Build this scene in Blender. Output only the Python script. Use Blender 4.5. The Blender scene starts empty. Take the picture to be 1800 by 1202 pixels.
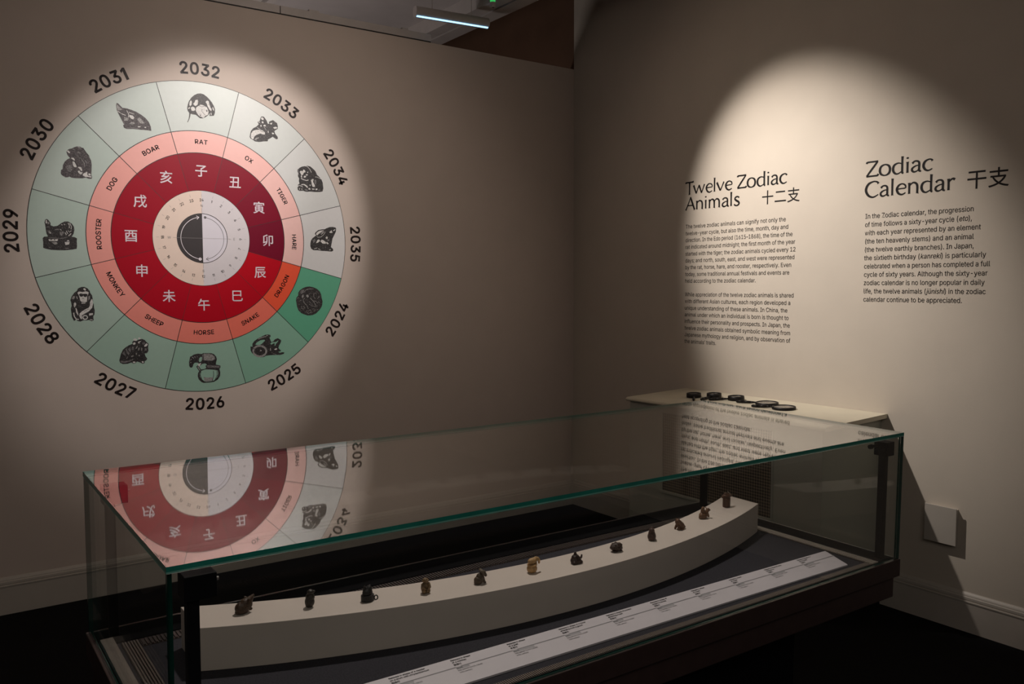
import bpy, bmesh, math, os, random
from mathutils import Vector, Matrix
from mathutils.geometry import tessellate_polygon

scene = bpy.context.scene
COL = scene.collection
R = math.radians

# ------------------------------------------------------------------ camera
YAW, PITCH, ROLL = 0.617844802, -0.0661780981, -0.00304446
fw = Vector((math.sin(YAW) * math.cos(PITCH), math.cos(YAW) * math.cos(PITCH), math.sin(PITCH)))
rt = fw.cross(Vector((0, 0, 1))).normalized()
up = rt.cross(fw)
r2 = rt * math.cos(ROLL) + up * math.sin(ROLL)
u2 = -rt * math.sin(ROLL) + up * math.cos(ROLL)
cam = bpy.data.cameras.new('camera')
cam.sensor_width = 36.0
cam.lens = 1494.54 / 1800 * 36
cam.clip_start = 0.05
cam_o = bpy.data.objects.new('camera', cam)
COL.objects.link(cam_o)
M = Matrix((r2, u2, -fw)).transposed().to_4x4()
M.translation = Vector((-3.81726987, -4.623351, 1.55))
cam_o.matrix_world = M
scene.camera = cam_o

# ------------------------------------------------------------------ world, exposure, lights
scene.view_settings.view_transform = 'Standard'
scene.view_settings.look = 'None'
scene.view_settings.gamma = 1.0
scene.view_settings.use_curve_mapping = False
scene.view_settings.exposure = 0.0
scene.cycles.transparent_max_bounces = 48
scene.cycles.max_bounces = 10
scene.cycles.caustics_reflective = False
scene.cycles.caustics_refractive = False
world = bpy.data.worlds.new('world')
world.use_nodes = True
world.node_tree.nodes['Background'].inputs[0].default_value = (0.02, 0.018, 0.016, 1)
world.node_tree.nodes['Background'].inputs[1].default_value = 1.0
scene.world = world


def spot(name, loc, target, power, half, blend, color, radius=0.03):
    l = bpy.data.lights.new(name, 'SPOT')
    l.energy = power
    l.spot_size = 2 * R(half)
    l.spot_blend = blend
    l.color = color
    l.shadow_soft_size = radius
    o = bpy.data.objects.new(name, l)
    COL.objects.link(o)
    o.location = loc
    o.rotation_euler = (Vector(target) - Vector(loc)).to_track_quat('-Z', 'Y').to_euler()
    return o


# track spotlight on the wheel, with the dim spill around its beam
spot('wheel_spotlight', (-1.8, -2.0, 3.3), (-2.43, 0, 1.90), 120, 21.3, 0.42, (1.0, 0.91, 0.86), 0.02)
spot('wheel_spotlight_core', (-1.8, -2.0, 3.3), (-2.52, 0, 2.20), 84, 17.0, 1.0, (1.0, 0.93, 0.89), 0.02)
spot('wheel_spotlight_spill', (-1.8, -2.0, 3.3), (-2.3, 0, 1.8), 34, 50, 1.0, (1.0, 0.84, 0.72), 0.03)
# track spotlight on the wall text
spot('text_spotlight', (-1.6, -1.12, 3.3), (0, -1.90, 1.83), 112, 23.2, 0.50, (1.0, 0.90, 0.81), 0.025)
spot('text_spotlight_core', (-1.6, -1.12, 3.3), (0, -1.86, 1.74), 215, 22.5, 1.0, (1.0, 0.92, 0.85), 0.025)
spot('text_spotlight_spill', (-1.6, -1.12, 3.3), (0, -2.1, 1.4), 9, 60, 1.0, (1.0, 0.80, 0.62), 0.02)
# track spotlight over the display case
spot('case_spotlight', (-2.3, -2.3, 3.3), (-2.75, -3.0, 0.9), 122, 30, 0.7, (1.0, 0.86, 0.79), 0.06)


def area(name, loc, target, sx, sy, power, color):
    l = bpy.data.lights.new(name, 'AREA')
    l.shape = 'RECTANGLE'
    l.size, l.size_y = sx, sy
    l.energy = power
    l.color = color
    o = bpy.data.objects.new(name, l)
    COL.objects.link(o)
    o.location = loc
    d = Vector(target) - Vector(loc)
    o.rotation_euler = (math.pi, 0, 0) if d.x == d.y == 0 else d.to_track_quat('-Z', 'Y').to_euler()


# added fill lamps, unseen: behind the camera and under the ceiling beyond the partition
area('rear_fill_light', (-4.2, -5.6, 3.1), (-3.0, -3.0, 0.6), 3.5, 1.6, 24.0, (1.0, 0.89, 0.80))
area('ceiling_fill_light', (-3.4, 0.95, 1.70), (-3.4, 0.95, 4.2), 2.6, 0.6, 20.0, (1.0, 0.9, 0.86))

# ------------------------------------------------------------------ materials


def s2l(*c):
    return tuple(((x / 255) / 12.92 if x / 255 <= 0.04045 else ((x / 255 + 0.055) / 1.055) ** 2.4) for x in c)


def mat(name, color, rough=0.6, metal=0.0, vary=0.06, scale=40.0, bump=0.0, bscale=None, spec=0.5):
    m = bpy.data.materials.new(name)
    m.use_nodes = True
    nt = m.node_tree
    b = nt.nodes['Principled BSDF']
    b.inputs['Roughness'].default_value = rough
    b.inputs['Metallic'].default_value = metal
    b.inputs['Specular IOR Level'].default_value = spec
    tc = nt.nodes.new('ShaderNodeTexCoord')
    n = nt.nodes.new('ShaderNodeTexNoise')
    n.inputs['Scale'].default_value = scale
    n.inputs['Detail'].default_value = 4
    nt.links.new(tc.outputs['Object'], n.inputs['Vector'])
    r = nt.nodes.new('ShaderNodeValToRGB')
    r.color_ramp.elements[0].position = 0.3
    r.color_ramp.elements[1].position = 0.7
    r.color_ramp.elements[0].color = (*[max(0, c * (1 - vary)) for c in color], 1)
    r.color_ramp.elements[1].color = (*[min(1, c * (1 + vary)) for c in color], 1)
    nt.links.new(n.outputs['Fac'], r.inputs['Fac'])
    nt.links.new(r.outputs['Color'], b.inputs['Base Color'])
    if bump > 0:
        n2 = nt.nodes.new('ShaderNodeTexNoise')
        n2.inputs['Scale'].default_value = bscale or scale * 4
        n2.inputs['Detail'].default_value = 3
        nt.links.new(tc.outputs['Object'], n2.inputs['Vector'])
        bp = nt.nodes.new('ShaderNodeBump')
        bp.inputs['Strength'].default_value = bump
        bp.inputs['Distance'].default_value = 0.002
        nt.links.new(n2.outputs['Fac'], bp.inputs['Height'])
        nt.links.new(bp.outputs['Normal'], b.inputs['Normal'])
    return m


def emis(name, color, strength):
    m = bpy.data.materials.new(name)
    m.use_nodes = True
    b = m.node_tree.nodes['Principled BSDF']
    b.inputs['Base Color'].default_value = (0.1, 0.1, 0.1, 1)
    b.inputs['Emission Color'].default_value = (*color, 1)
    b.inputs['Emission Strength'].default_value = strength
    return m


def glass_mat(name, tint):
    """clear flat pane: see-through with the Fresnel reflection of each of its two faces"""
    m = bpy.data.materials.new(name)
    m.use_nodes = True
    nt = m.node_tree
    nt.nodes.remove(nt.nodes['Principled BSDF'])
    out = nt.nodes['Material Output']
    geo = nt.nodes.new('ShaderNodeNewGeometry')
    mr = nt.nodes.new('ShaderNodeMapRange')
    mr.inputs['To Min'].default_value = 1.5
    mr.inputs['To Max'].default_value = 1 / 1.5
    nt.links.new(geo.outputs['Backfacing'], mr.inputs['Value'])
    fr = nt.nodes.new('ShaderNodeFresnel')
    nt.links.new(mr.outputs['Result'], fr.inputs['IOR'])
    tr = nt.nodes.new('ShaderNodeBsdfTransparent')
    tr.inputs['Color'].default_value = (*tint, 1)
    gl = nt.nodes.new('ShaderNodeBsdfGlossy')
    gl.inputs['Roughness'].default_value = 0.0
    gl.inputs['Color'].default_value = (1, 1, 1, 1)
    mx = nt.nodes.new('ShaderNodeMixShader')
    nt.links.new(fr.outputs['Fac'], mx.inputs['Fac'])
    nt.links.new(tr.outputs['BSDF'], mx.inputs[1])
    nt.links.new(gl.outputs['BSDF'], mx.inputs[2])
    nt.links.new(mx.outputs['Shader'], out.inputs['Surface'])
    return m


def perforated(name, base, hole, pitch):
    m = mat(name, base, 0.5, 0.0)
    nt = m.node_tree
    b = nt.nodes['Principled BSDF']
    tc = nt.nodes.new('ShaderNodeTexCoord')
    mp = nt.nodes.new('ShaderNodeMapping')
    mp.inputs['Rotation'].default_value = (R(45), 0, 0)
    ck = nt.nodes.new('ShaderNodeTexChecker')
    ck.inputs['Scale'].default_value = 1.0 / pitch
    ck.inputs['Color1'].default_value = (*base, 1)
    ck.inputs['Color2'].default_value = (*hole, 1)
    nt.links.new(tc.outputs['Object'], mp.inputs['Vector'])
    nt.links.new(mp.outputs['Vector'], ck.inputs['Vector'])
    nt.links.new(ck.outputs['Color'], b.inputs['Base Color'])
    return m


PAINT = (0.585, 0.500, 0.445)
MW = mat('wall_paint', PAINT, 0.75, vary=0.02, scale=6, bump=0.12, bscale=220, spec=0.3)
MWR = mat('wall_paint_beige', (0.585, 0.525, 0.45), 0.75, vary=0.02, scale=6, bump=0.12, bscale=220, spec=0.3)
MBB = mat('baseboard_paint', (0.50, 0.46, 0.41), 0.45, vary=0.03, scale=10)
MBROWN = mat('brown_paint', (0.16, 0.085, 0.05), 0.8, vary=0.08, scale=5)
MDARK = mat('rear_paint', (0.045, 0.040, 0.036), 0.8, vary=0.05, scale=5)
MCEIL = mat('ceiling_panel', (0.52, 0.48, 0.47), 0.8, vary=0.04, scale=8)
MRAIL = mat('ceiling_rail', (0.50, 0.46, 0.44), 0.5, vary=0.05, scale=12)
MSLOT = mat('dark_slot', (0.008, 0.007, 0.007), 0.6)
MCARPET = mat('black_carpet', (0.0075, 0.0075, 0.008), 0.95, vary=0.5, scale=350, bump=0.6, bscale=500, spec=0.1)
MFRAME = mat('bronze_black_metal', (0.052, 0.033, 0.031), 0.38, 0.0, vary=0.1, scale=30)
MLIP = mat('matt_black', (0.006, 0.006, 0.007), 0.95, spec=0.05)
MBLACK = mat('black_metal', (0.006, 0.006, 0.008), 0.6, vary=0.1, scale=60, spec=0.1)
MSCREW = mat('steel_screw', (0.45, 0.44, 0.42), 0.35, 0.9, vary=0.05)
MDECK = mat('charcoal_fabric', (0.038, 0.037, 0.046), 0.9, vary=0.25, scale=300, bump=0.3, bscale=600, spec=0.2)
MRISER = mat('white_riser_paint', (0.66, 0.585, 0.53), 0.6, vary=0.02, scale=15)
MCARD = mat('white_card', (0.70, 0.66, 0.71), 0.55, vary=0.015, scale=20)
MCARDBAND = mat('grey_band_ink', (0.42, 0.41, 0.44), 0.6)
MCARDRULE = mat('grey_rule_ink', (0.26, 0.25, 0.27), 0.6)
MINK = mat('black_vinyl', (0.012, 0.010, 0.010), 0.55, spec=0.15)
MYEAR = mat('hazed_vinyl', (0.046, 0.032, 0.030), 0.45, spec=0.4)  # haze over the dark lettering is put into this lifted colour
MRIDGE = mat('vent_ridge', (0.36, 0.31, 0.27), 0.5, vary=0.08)
MRIDGED = mat('vent_ridge_shaded', (0.052, 0.038, 0.036), 0.55, vary=0.08)  # same ridges, darkened in colour for the unlit back strip
MRIDGEM = mat('vent_ridge_half_shaded', (0.17, 0.135, 0.115), 0.55, vary=0.08)  # same ridges again, weaker light painted into a middle tone
MRIDGEBASE = mat('vent_base', (0.05, 0.035, 0.03), 0.6)
MGLASS = glass_mat('clear_glass', (0.972, 0.985, 0.976))
MEDGED = mat('dark_glass_edge', (0.006, 0.055, 0.044), 0.15, vary=0.15, scale=20)
MCHAM = mat('ground_glass_edge', (0.16, 0.40, 0.34), 0.4, vary=0.15, scale=20)
MEDGE = mat('green_glass_edge', (0.022, 0.215, 0.170), 0.15, vary=0.15, scale=20)
MLENS = glass_mat('lens_glass', (0.97, 0.97, 0.97))
MLOUPE = mat('black_plastic', (0.008, 0.007, 0.007), 0.45, vary=0.1, spec=0.3)
MLEDGE = mat('ledge_paint', (0.62, 0.57, 0.45), 0.45, vary=0.03, scale=9)
MCAB = mat('cabinet_paint', (0.42, 0.42, 0.36), 0.55, vary=0.03, scale=9)
MPERF = perforated('perforated_metal', (0.27, 0.20, 0.135), (0.006, 0.005, 0.005), 0.0105)
MLAMP = mat('grey_lamp_shell', (0.50, 0.45, 0.43), 0.45, vary=0.04)
MSTRIP = emis('cool_white_tube', (0.30, 0.62, 1.0), 2.6)
MGREEN = emis('green_led', (0.04, 0.55, 0.12), 0.75)

# ------------------------------------------------------------------ mesh helpers


def mesh_obj(name, verts, faces, mats, parent=None, fmats=None, smooth=False):
    me = bpy.data.meshes.new(name)
    me.from_pydata([tuple(v) for v in verts], [], faces)
    for m in (mats if isinstance(mats, (list, tuple)) else [mats]):
        me.materials.append(m)
    if fmats:
        me.polygons.foreach_set('material_index', fmats)
    if smooth:
        me.polygons.foreach_set('use_smooth', [True] * len(me.polygons))
    me.update()
    o = bpy.data.objects.new(name, me)
    COL.objects.link(o)
    if parent:
        o.parent = parent
    return o


class MB:
    """collects shapes into one mesh"""

    def __init__(self):
        self.v, self.f, self.m = [], [], []

    def add(self, vs, fs, mi=0):
        n = len(self.v)
        self.v += [tuple(v) for v in vs]
        self.f += [tuple(i + n for i in f) for f in fs]
        self.m += [mi] * len(fs)
        return self

    def box(self, x0, x1, y0, y1, z0, z1, mi=0):
        vs = [(x, y, z) for z in (z0, z1) for y in (y0, y1) for x in (x0, x1)]
        return self.add(vs, [(0, 2, 3, 1), (4, 5, 7, 6), (0, 1, 5, 4), (2, 6, 7, 3), (0, 4, 6, 2), (1, 3, 7, 5)], mi)

    def poly(self, pts, y, mi=0):
        """flat polygon of (a, b) points standing in the wall plane at depth y, facing -y"""
        p3 = [Vector((a, b, 0)) for a, b in pts]
        tri = tessellate_polygon([p3])
        fs = []
        for t in tri:
            a, b, c = (p3[i] for i in t)
            fs.append(t if (b - a).cross(c - a).z > 0 else (t[0], t[2], t[1]))
        return self.add([(a, y, b) for a, b in pts], fs, mi)

    def line(self, pts, w, y, mi=0, closed=False):
        """flat ribbon along pts; w is one width or a list of widths"""
        n = len(pts)
        ws = w if isinstance(w, (list, tuple)) else [w] * n
        L, Rr = [], []
        for i in range(n):
            if closed:
                a, b = pts[i - 1], pts[(i + 1) % n]
            else:
                a, b = pts[max(i - 1, 0)], pts[min(i + 1, n - 1)]
            dx, dy = b[0] - a[0], b[1] - a[1]
            d = math.hypot(dx, dy) or 1e-9
            nx, ny = -dy / d * ws[i] / 2, dx / d * ws[i] / 2
            L.append((pts[i][0] + nx, y, pts[i][1] + ny))
            Rr.append((pts[i][0] - nx, y, pts[i][1] - ny))
        fs = []
        for i in range(n if closed else n - 1):
            j = (i + 1) % n
            fs.append((n + i, n + j, j, i))
        return self.add(L + Rr, fs, mi)

    def tube(self, p0, p1, r0, r1=None, seg=16, mi=0):
        r1 = r0 if r1 is None else r1
        p0, p1 = Vector(p0), Vector(p1)
        q = (p1 - p0).to_track_quat('Z', 'Y')
        vs = []
        for p, r in ((p0, r0), (p1, r1)):
            for k in range(seg):
                t = 2 * math.pi * k / seg
                vs.append(p + q @ Vector((r * math.cos(t), r * math.sin(t), 0)))
        fs = [(k, (k + 1) % seg, seg + (k + 1) % seg, seg + k) for k in range(seg)]
        fs += [tuple(range(seg - 1, -1, -1)), tuple(range(seg, 2 * seg))]
        return self.add(vs, fs, mi)

    def lathe(self, prof, seg=32, mi=0, closed=False):
        n = len(prof)
        vs = [(r * math.cos(2 * math.pi * k / seg), r * math.sin(2 * math.pi * k / seg), z) for k in range(seg) for r, z in prof]
        fs = []
        for k in range(seg):
            k2 = (k + 1) % seg
            for i in range(n if closed else n - 1):
                j = (i + 1) % n
                fs.append((k * n + i, k2 * n + i, k2 * n + j, k * n + j))
        return self.add(vs, fs, mi)

    def build(self, name, mats, parent=None, smooth=False, bevel=0.0):
        o = mesh_obj(name, self.v, self.f, mats, parent, self.m, smooth)
        if bevel:
            b = o.modifiers.new('bevel', 'BEVEL')
            b.width = bevel
            b.segments = 2
            b.limit_method = 'ANGLE'
        return o


def tag(o, label, cat, group=None, kind=None):
    o['label'] = label
    o['category'] = cat
    if group:
        o['group'] = group
    if kind:
        o['kind'] = kind
    return o


def struct(o):
    o['kind'] = 'structure'
    return o


def empty(name, loc=(0, 0, 0), rot=(0, 0, 0)):
    o = bpy.data.objects.new(name, None)
    o.empty_display_size = 0.05
    COL.objects.link(o)
    o.location = loc
    o.rotation_euler = rot
    return o


# ------------------------------------------------------------------ lettering
FONTS = {}
try:
    fdir = bpy.utils.system_resource('DATAFILES', path='fonts')
    FONTS['latin'] = bpy.data.fonts.load(os.path.join(fdir, 'Inter.woff2'))
    FONTS['cjk'] = bpy.data.fonts.load(os.path.join(fdir, 'Noto Sans CJK Regular.woff2'))
except Exception:
    pass
_cache = {}


def contours(s, font, res):
    """closed outlines of a string as lists of points"""
    if s == '1':                               # plain figure one, without a foot
        return [[(x * CAP, y * CAP) for x, y in ((0.02, 0.83), (0.02, 0.68), (0.21, 0.79), (0.21, 0.0), (0.36, 0.0), (0.36, 1.0), (0.26, 1.0))]]
    c = bpy.data.curves.new('lettering', 'FONT')
    c.body = s
    if font in FONTS:
        c.font = FONTS[font]
    o = bpy.data.objects.new('lettering', c)
    COL.objects.link(o)
    dg = bpy.context.evaluated_depsgraph_get()
    dg.update()
    cu = o.to_curve(dg, apply_modifiers=False)
    out = []
    for sp in cu.splines:
        pts = []
        if sp.type == 'BEZIER':
            bp = sp.bezier_points
            n = len(bp)
            for i in range(n):
                p, q = bp[i], bp[(i + 1) % n]
                a, b1, b2, e = p.co, p.handle_right, q.handle_left, q.co
                dev = ((b1 - a).cross(e - a).length + (b2 - a).cross(e - a).length)
                k = 1 if dev < 1e-6 else res
                for j in range(k):
                    t = j / k
                    v = a * (1 - t) ** 3 + b1 * (3 * t * (1 - t) ** 2) + b2 * (3 * t * t * (1 - t)) + e * t ** 3
                    if not pts or abs(v.x - pts[-1][0]) + abs(v.y - pts[-1][1]) > 1e-6:
                        pts.append((v.x, v.y))
        else:
            pts = [(p.co.x, p.co.y) for p in sp.points]
        if len(pts) > 2:
            out.append(pts)
    o.to_curve_clear()
    bpy.data.objects.remove(o)
    bpy.data.curves.remove(c)
    return out


def _area(p):
    return 0.5 * sum(p[i - 1][0] * p[i][1] - p[i][0] * p[i - 1][1] for i in range(len(p)))


def _inside(pt, poly):
    r = False
    for i in range(len(poly)):
        (x1, y1), (x2, y2) = poly[i - 1], poly[i]
        if (y1 > pt[1]) != (y2 > pt[1]) and pt[0] < (x2 - x1) * (pt[1] - y1) / (y2 - y1) + x1:
            r = not r
    return r


def text2d(s, font='latin', bold=0.0, res=4, shear=0.0):
    """flat mesh of a string: (points, faces); bold thickens every outline by that much of the capital height"""
    key = (s, font, bold, res, shear)
    if key in _cache:
        return _cache[key]
    cs = contours(s, font, res)
    areas = [_area(c) for c in cs]
    sign = 1 if sum(areas) > 0 else -1
    outer = [i for i, a in enumerate(areas) if a * sign > 0]
    holes = {i: [] for i in outer}
    for i, a in enumerate(areas):
        if a * sign <= 0:
            own = [j for j in outer if _inside(cs[i][0], cs[j])]
            if own:
                holes[min(own, key=lambda j: abs(areas[j]))].append(i)
    pts, fs = [], []
    for i in outer:
        polys = [cs[i]] + [cs[j] for j in holes[i]]
        flat = [p for q in polys for p in q]
        n = len(pts)
        pts += [(x + shear * y, y) for x, y in flat]
        for t in tessellate_polygon([[Vector((x, y, 0)) for x, y in q] for q in polys]):
            (x0, y0), (x1, y1), (x2, y2) = (flat[k] for k in t)
            ar = (x1 - x0) * (y2 - y0) - (x2 - x0) * (y1 - y0)
            if abs(ar) > 1e-12:
                fs.append(tuple(k + n for k in (t if ar > 0 else (t[0], t[2], t[1]))))
    if bold:
        w = bold * (CAP if font == 'latin' else KSQ)
        for c in cs:
            tmp = MB().line([(x + shear * y, y) for x, y in c], w, 0.0, closed=True)
            n = len(pts)
            pts += [(v[0], v[2]) for v in tmp.v]
            for f in tmp.f:
                ar = sum(tmp.v[f[i - 1]][0] * tmp.v[f[i]][2] - tmp.v[f[i]][0] * tmp.v[f[i - 1]][2] for i in range(len(f)))
                fs.append(tuple(i + n for i in (f if ar > 0 else f[::-1])))
    _cache[key] = (pts, fs)
    return pts, fs


CAP = max(y for x, y in text2d('H')[0])
_ref = text2d('国', 'cjk')[0]
KSQ = max(p[1] for p in _ref) - min(p[1] for p in _ref)


def put_text(mb, s, x, y, cap, depth, mi=0, width=None, align='l', font='latin', off=0.0, shear=0.0, rot=0.0, res=4):
    pts, fs = text2d(s, font, off, res, shear)
    if not pts:
        return
    k = cap / CAP
    x0, x1 = min(p[0] for p in pts), max(p[0] for p in pts)
    kx = k if width is None else width / (x1 - x0)
    ox = {'l': x0, 'c': (x0 + x1) / 2, 'r': x1}[align]
    ca, sa = math.cos(rot), math.sin(rot)
    vs = []
    for px, py in pts:
        a, b = (px - ox) * kx, py * k
        vs.append((x + a * ca - b * sa, depth, y + a * sa + b * ca))
    mb.add(vs, fs, mi)


def put_kanji(mb, ch, x, y, size, depth, mi=0, off=0.0):
    """one CJK character centred on (x, y); size = side of its square"""
    pts, fs = text2d(ch, 'cjk', off)
    ref, _ = text2d('国', 'cjk', 0.0)
    rx0, rx1 = min(p[0] for p in ref), max(p[0] for p in ref)
    ry0, ry1 = min(p[1] for p in ref), max(p[1] for p in ref)
    k = size / (ry1 - ry0)
    mb.add([(x + (px - (rx0 + rx1) / 2) * k, depth, y + (py - (ry0 + ry1) / 2) * k) for px, py in pts], fs, mi)


def arc_text(mb, s, radius, ang, cap, depth, outward=True, track=1.0, off=0.0, mi=0):
    """letters set one by one along a circle; ang clockwise from 12 o'clock; radius = middle of the cap height"""
    adv = []
    for ch in s:
        pts, _ = text2d(ch, 'latin', off)
        adv.append((max(p[0] for p in pts) - min(p[0] for p in pts)) * cap / CAP)
    gap = 0.16 * cap * track
    tot = sum(adv) + gap * (len(s) - 1)
    pos = -tot / 2
    for ch, a in zip(s, adv):
        mid = pos + a / 2
        pos += a + gap
        if outward:
            t = R(ang) + mid / radius
            rot = -t
            rad = radius - cap / 2
        else:
            t = R(ang) - mid / radius
            rot = math.pi - t
            rad = radius + cap / 2
        put_text(mb, ch, rad * math.sin(t), rad * math.cos(t), cap, depth, mi, align='c', off=off, rot=rot)


# flared humanist letters of the two headings, drawn as pen strokes (x, y, width); cap height = 1
GL = {
    'T': (.68, [[(.0, .90, .10), (.10, .95, .085), (.35, .955, .075), (.60, .96, .085), (.70, 1.0, .11)], [(.36, .95, .11), (.355, .5, .092), (.35, .06, .10), (.35, 0, .14)]]),
    'w': (1.0, [[(.02, .68, .12), (.15, .3, .10), (.25, .02, .09)], [(.25, .02, .07), (.38, .4, .07), (.49, .66, .07)], [(.47, .66, .11), (.60, .3, .10), (.69, .02, .09)], [(.69, .02, .07), (.82, .38, .07), (.93, .68, .09)]]),
    'e': (.63, [[(.08, .355, .06), (.32, .375, .055), (.55, .40, .06), (.53, .57, .075), (.37, .665, .06), (.19, .59, .09), (.085, .36, .115), (.17, .1, .10), (.36, .0, .075), (.56, .10, .05)]]),
    'l': (.29, [[(.13, 1.06, .13), (.12, .9, .10), (.12, .2, .095), (.12, .05, .10), (.12, 0, .13)]]),
    'v': (.64, [[(.02, .68, .12), (.18, .3, .105), (.3, .02, .09)], [(.3, .02, .07), (.46, .4, .07), (.58, .68, .09)]]),
    'Z': (.74, [[(.05, .86, .11), (.09, .95, .08), (.4, .955, .075), (.69, .955, .085)], [(.67, .95, .08), (.36, .5, .10), (.05, .05, .085)], [(.04, .045, .085), (.4, .045, .075), (.66, .055, .085), (.71, .15, .10)]]),
    'o': (.72, [[(.34, .68, .06), (.13, .58, .10), (.06, .34, .115), (.13, .1, .10), (.34, 0, .06), (.55, .1, .10), (.62, .34, .115), (.55, .58, .10), (.34, .68, .06)]]),
    'd': (.72, [[(.55, .60, .05), (.34, .67, .06), (.13, .56, .10), (.065, .32, .115), (.14, .09, .10), (.31, .0, .065), (.54, .13, .05)], [(.57, 1.06, .13), (.56, .9, .10), (.56, .2, .10), (.575, .05, .10), (.63, .0, .07)]]),
    'i': (.29, [[(.12, .68, .13), (.12, .55, .10), (.12, .06, .10), (.12, 0, .13)], [(.12, .965, .02), (.12, .945, .10), (.12, .875, .10), (.12, .855, .02)]]),
    'a': (.60, [[(.08, .54, .10), (.2, .655, .07), (.36, .645, .08), (.44, .52, .10), (.44, .2, .10), (.455, .06, .10), (.55, .0, .06)], [(.44, .40, .05), (.25, .36, .06), (.09, .24, .09), (.08, .1, .10), (.18, .01, .08), (.33, .05, .055), (.44, .16, .05)]]),
    'c': (.56, [[(.52, .56, .10), (.47, .64, .075), (.34, .675, .06), (.14, .56, .10), (.065, .32, .115), (.15, .09, .10), (.32, .0, .07), (.52, .09, .05)]]),
    'A': (.78, [[(.0, 0, .12), (.05, .10, .08), (.22, .52, .07), (.40, 1.02, .06)], [(.38, 1.02, .10), (.52, .6, .115), (.68, .12, .11), (.73, 0, .14)], [(.16, .36, .065), (.37, .36, .06), (.58, .36, .065)]]),
    'n': (.71, [[(.12, .68, .13), (.125, .5, .10), (.125, .06, .10), (.125, 0, .13)], [(.14, .5, .05), (.3, .66, .07), (.45, .635, .09), (.545, .48, .105), (.555, .06, .10), (.555, 0, .13)]]),
    'm': (1.05, [[(.12, .68, .13), (.125, .5, .10), (.125, .06, .10), (.125, 0, .13)], [(.14, .5, .05), (.28, .66, .07), (.41, .635, .09), (.485, .48, .105), (.495, .06, .10), (.495, 0, .13)], [(.5, .5, .05), (.65, .66, .07), (.78, .635, .09), (.865, .48, .105), (.875, .06, .10), (.875, 0, .13)]]),
    's': (.50, [[(.42, .58, .09), (.3, .665, .07), (.16, .62, .085), (.11, .5, .10), (.22, .37, .11), (.37, .26, .11), (.41, .13, .10), (.3, .01, .08), (.15, .01, .07), (.05, .1, .09)]]),
    'C': (.86, [[(.80, .84, .11), (.72, .95, .08), (.52, 1.0, .065), (.22, .86, .11), (.08, .5, .125), (.22, .14, .11), (.5, 0, .075), (.80, .15, .05)]]),
    'r': (.46, [[(.12, .68, .13), (.125, .5, .10), (.125, .06, .10), (.125, 0, .13)], [(.14, .48, .05), (.26, .63, .07), (.36, .66, .09), (.43, .6, .11)]]),
    ' ': (.32, []),
}


def spline(pts, n=6):
    out = []
    k = len(pts)
    closed = k > 4 and pts[0] == pts[-1]
    for i in range(k - 1):
        if closed:
            q = [pts[(i - 1) % (k - 1)], pts[i], pts[i + 1], pts[(i + 2) % (k - 1)]]
        else:
            q = [pts[max(i - 1, 0)], pts[i], pts[i + 1], pts[min(i + 2, k - 1)]]
        for s in range(n):
            t = s / n
            out.append(tuple(0.5 * (2 * q[1][d] + (q[2][d] - q[0][d]) * t + (2 * q[0][d] - 5 * q[1][d] + 4 * q[2][d] - q[3][d]) * t * t + (3 * q[1][d] - q[0][d] - 3 * q[2][d] + q[3][d]) * t ** 3) for d in range(3)))
    out.append(pts[-1])
    return out


def heading(mb, s, x, y, cap, width, depth):
    tot = sum(GL[c][0] for c in s)
    kx = width / tot
    cx = x
    for c in s:
        adv, strokes = GL[c]
        for st in strokes:
            sp = spline(st) if len(st) > 2 else st
            closed = len(st) > 4 and st[0] == st[-1]
            if closed:
                sp = sp[:-1]
            mb.line([(cx + p[0] * kx, y + p[1] * cap) for p in sp], [1.3 * max(p[2], .015) * (kx + cap) / 2 for p in sp], depth, closed=closed)
        cx += adv * kx


# ------------------------------------------------------------------ the room
WT = 3.037          # top of the partition that carries the wheel
struct(MB().box(-7.2, 0.14, -7.2, 3.6, -0.06, 0.0).build('floor', MCARPET))
struct(MB().box(-7.0, 0.0, 0.0, 0.09, 0.0, WT).build('wall_left', MW))
struct(MB().box(0.0, 0.12, -7.0, 0.0, 0.0, 4.2).build('wall_right', MWR))
struct(MB().box(0.03, 0.12, 0.0, 3.5, 0.0, 4.2).build('wall_beyond', MBROWN))
struct(MB().box(-7.0, 0.03, 3.4, 3.5, 0.0, 4.2).build('wall_back', MBROWN))
struct(MB().box(-7.1, -7.0, -7.0, 3.5, 0.0, 4.2).build('wall_side', MDARK))
struct(MB().box(-7.1, 0.12, -7.1, -7.0, 0.0, 4.2).build('wall_rear', MDARK))
struct(MB().box(-7.0, 0.12, -7.0, 3.5, 4.2, 4.26).build('ceiling', MBROWN))
struct(MB().box(-7.0, -0.72, -7.0, 3.3, 3.40, 3.45).build('ceiling', MCEIL))

# ceiling rails above the partition
def rail(name, x0, x1, y0, y1, z0, z1, sx0, sx1):
    mb = MB()
    mb.box(x0, sx0, y0, y1, z0, z1)
    mb.box(sx1, x1, y0, y1, z0, z1)
    mb.box(sx0, sx1, y0, y1, z0 + 0.03, z1, 1)
    return struct(mb.build(name, [MRAIL, MSLOT]))


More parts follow.
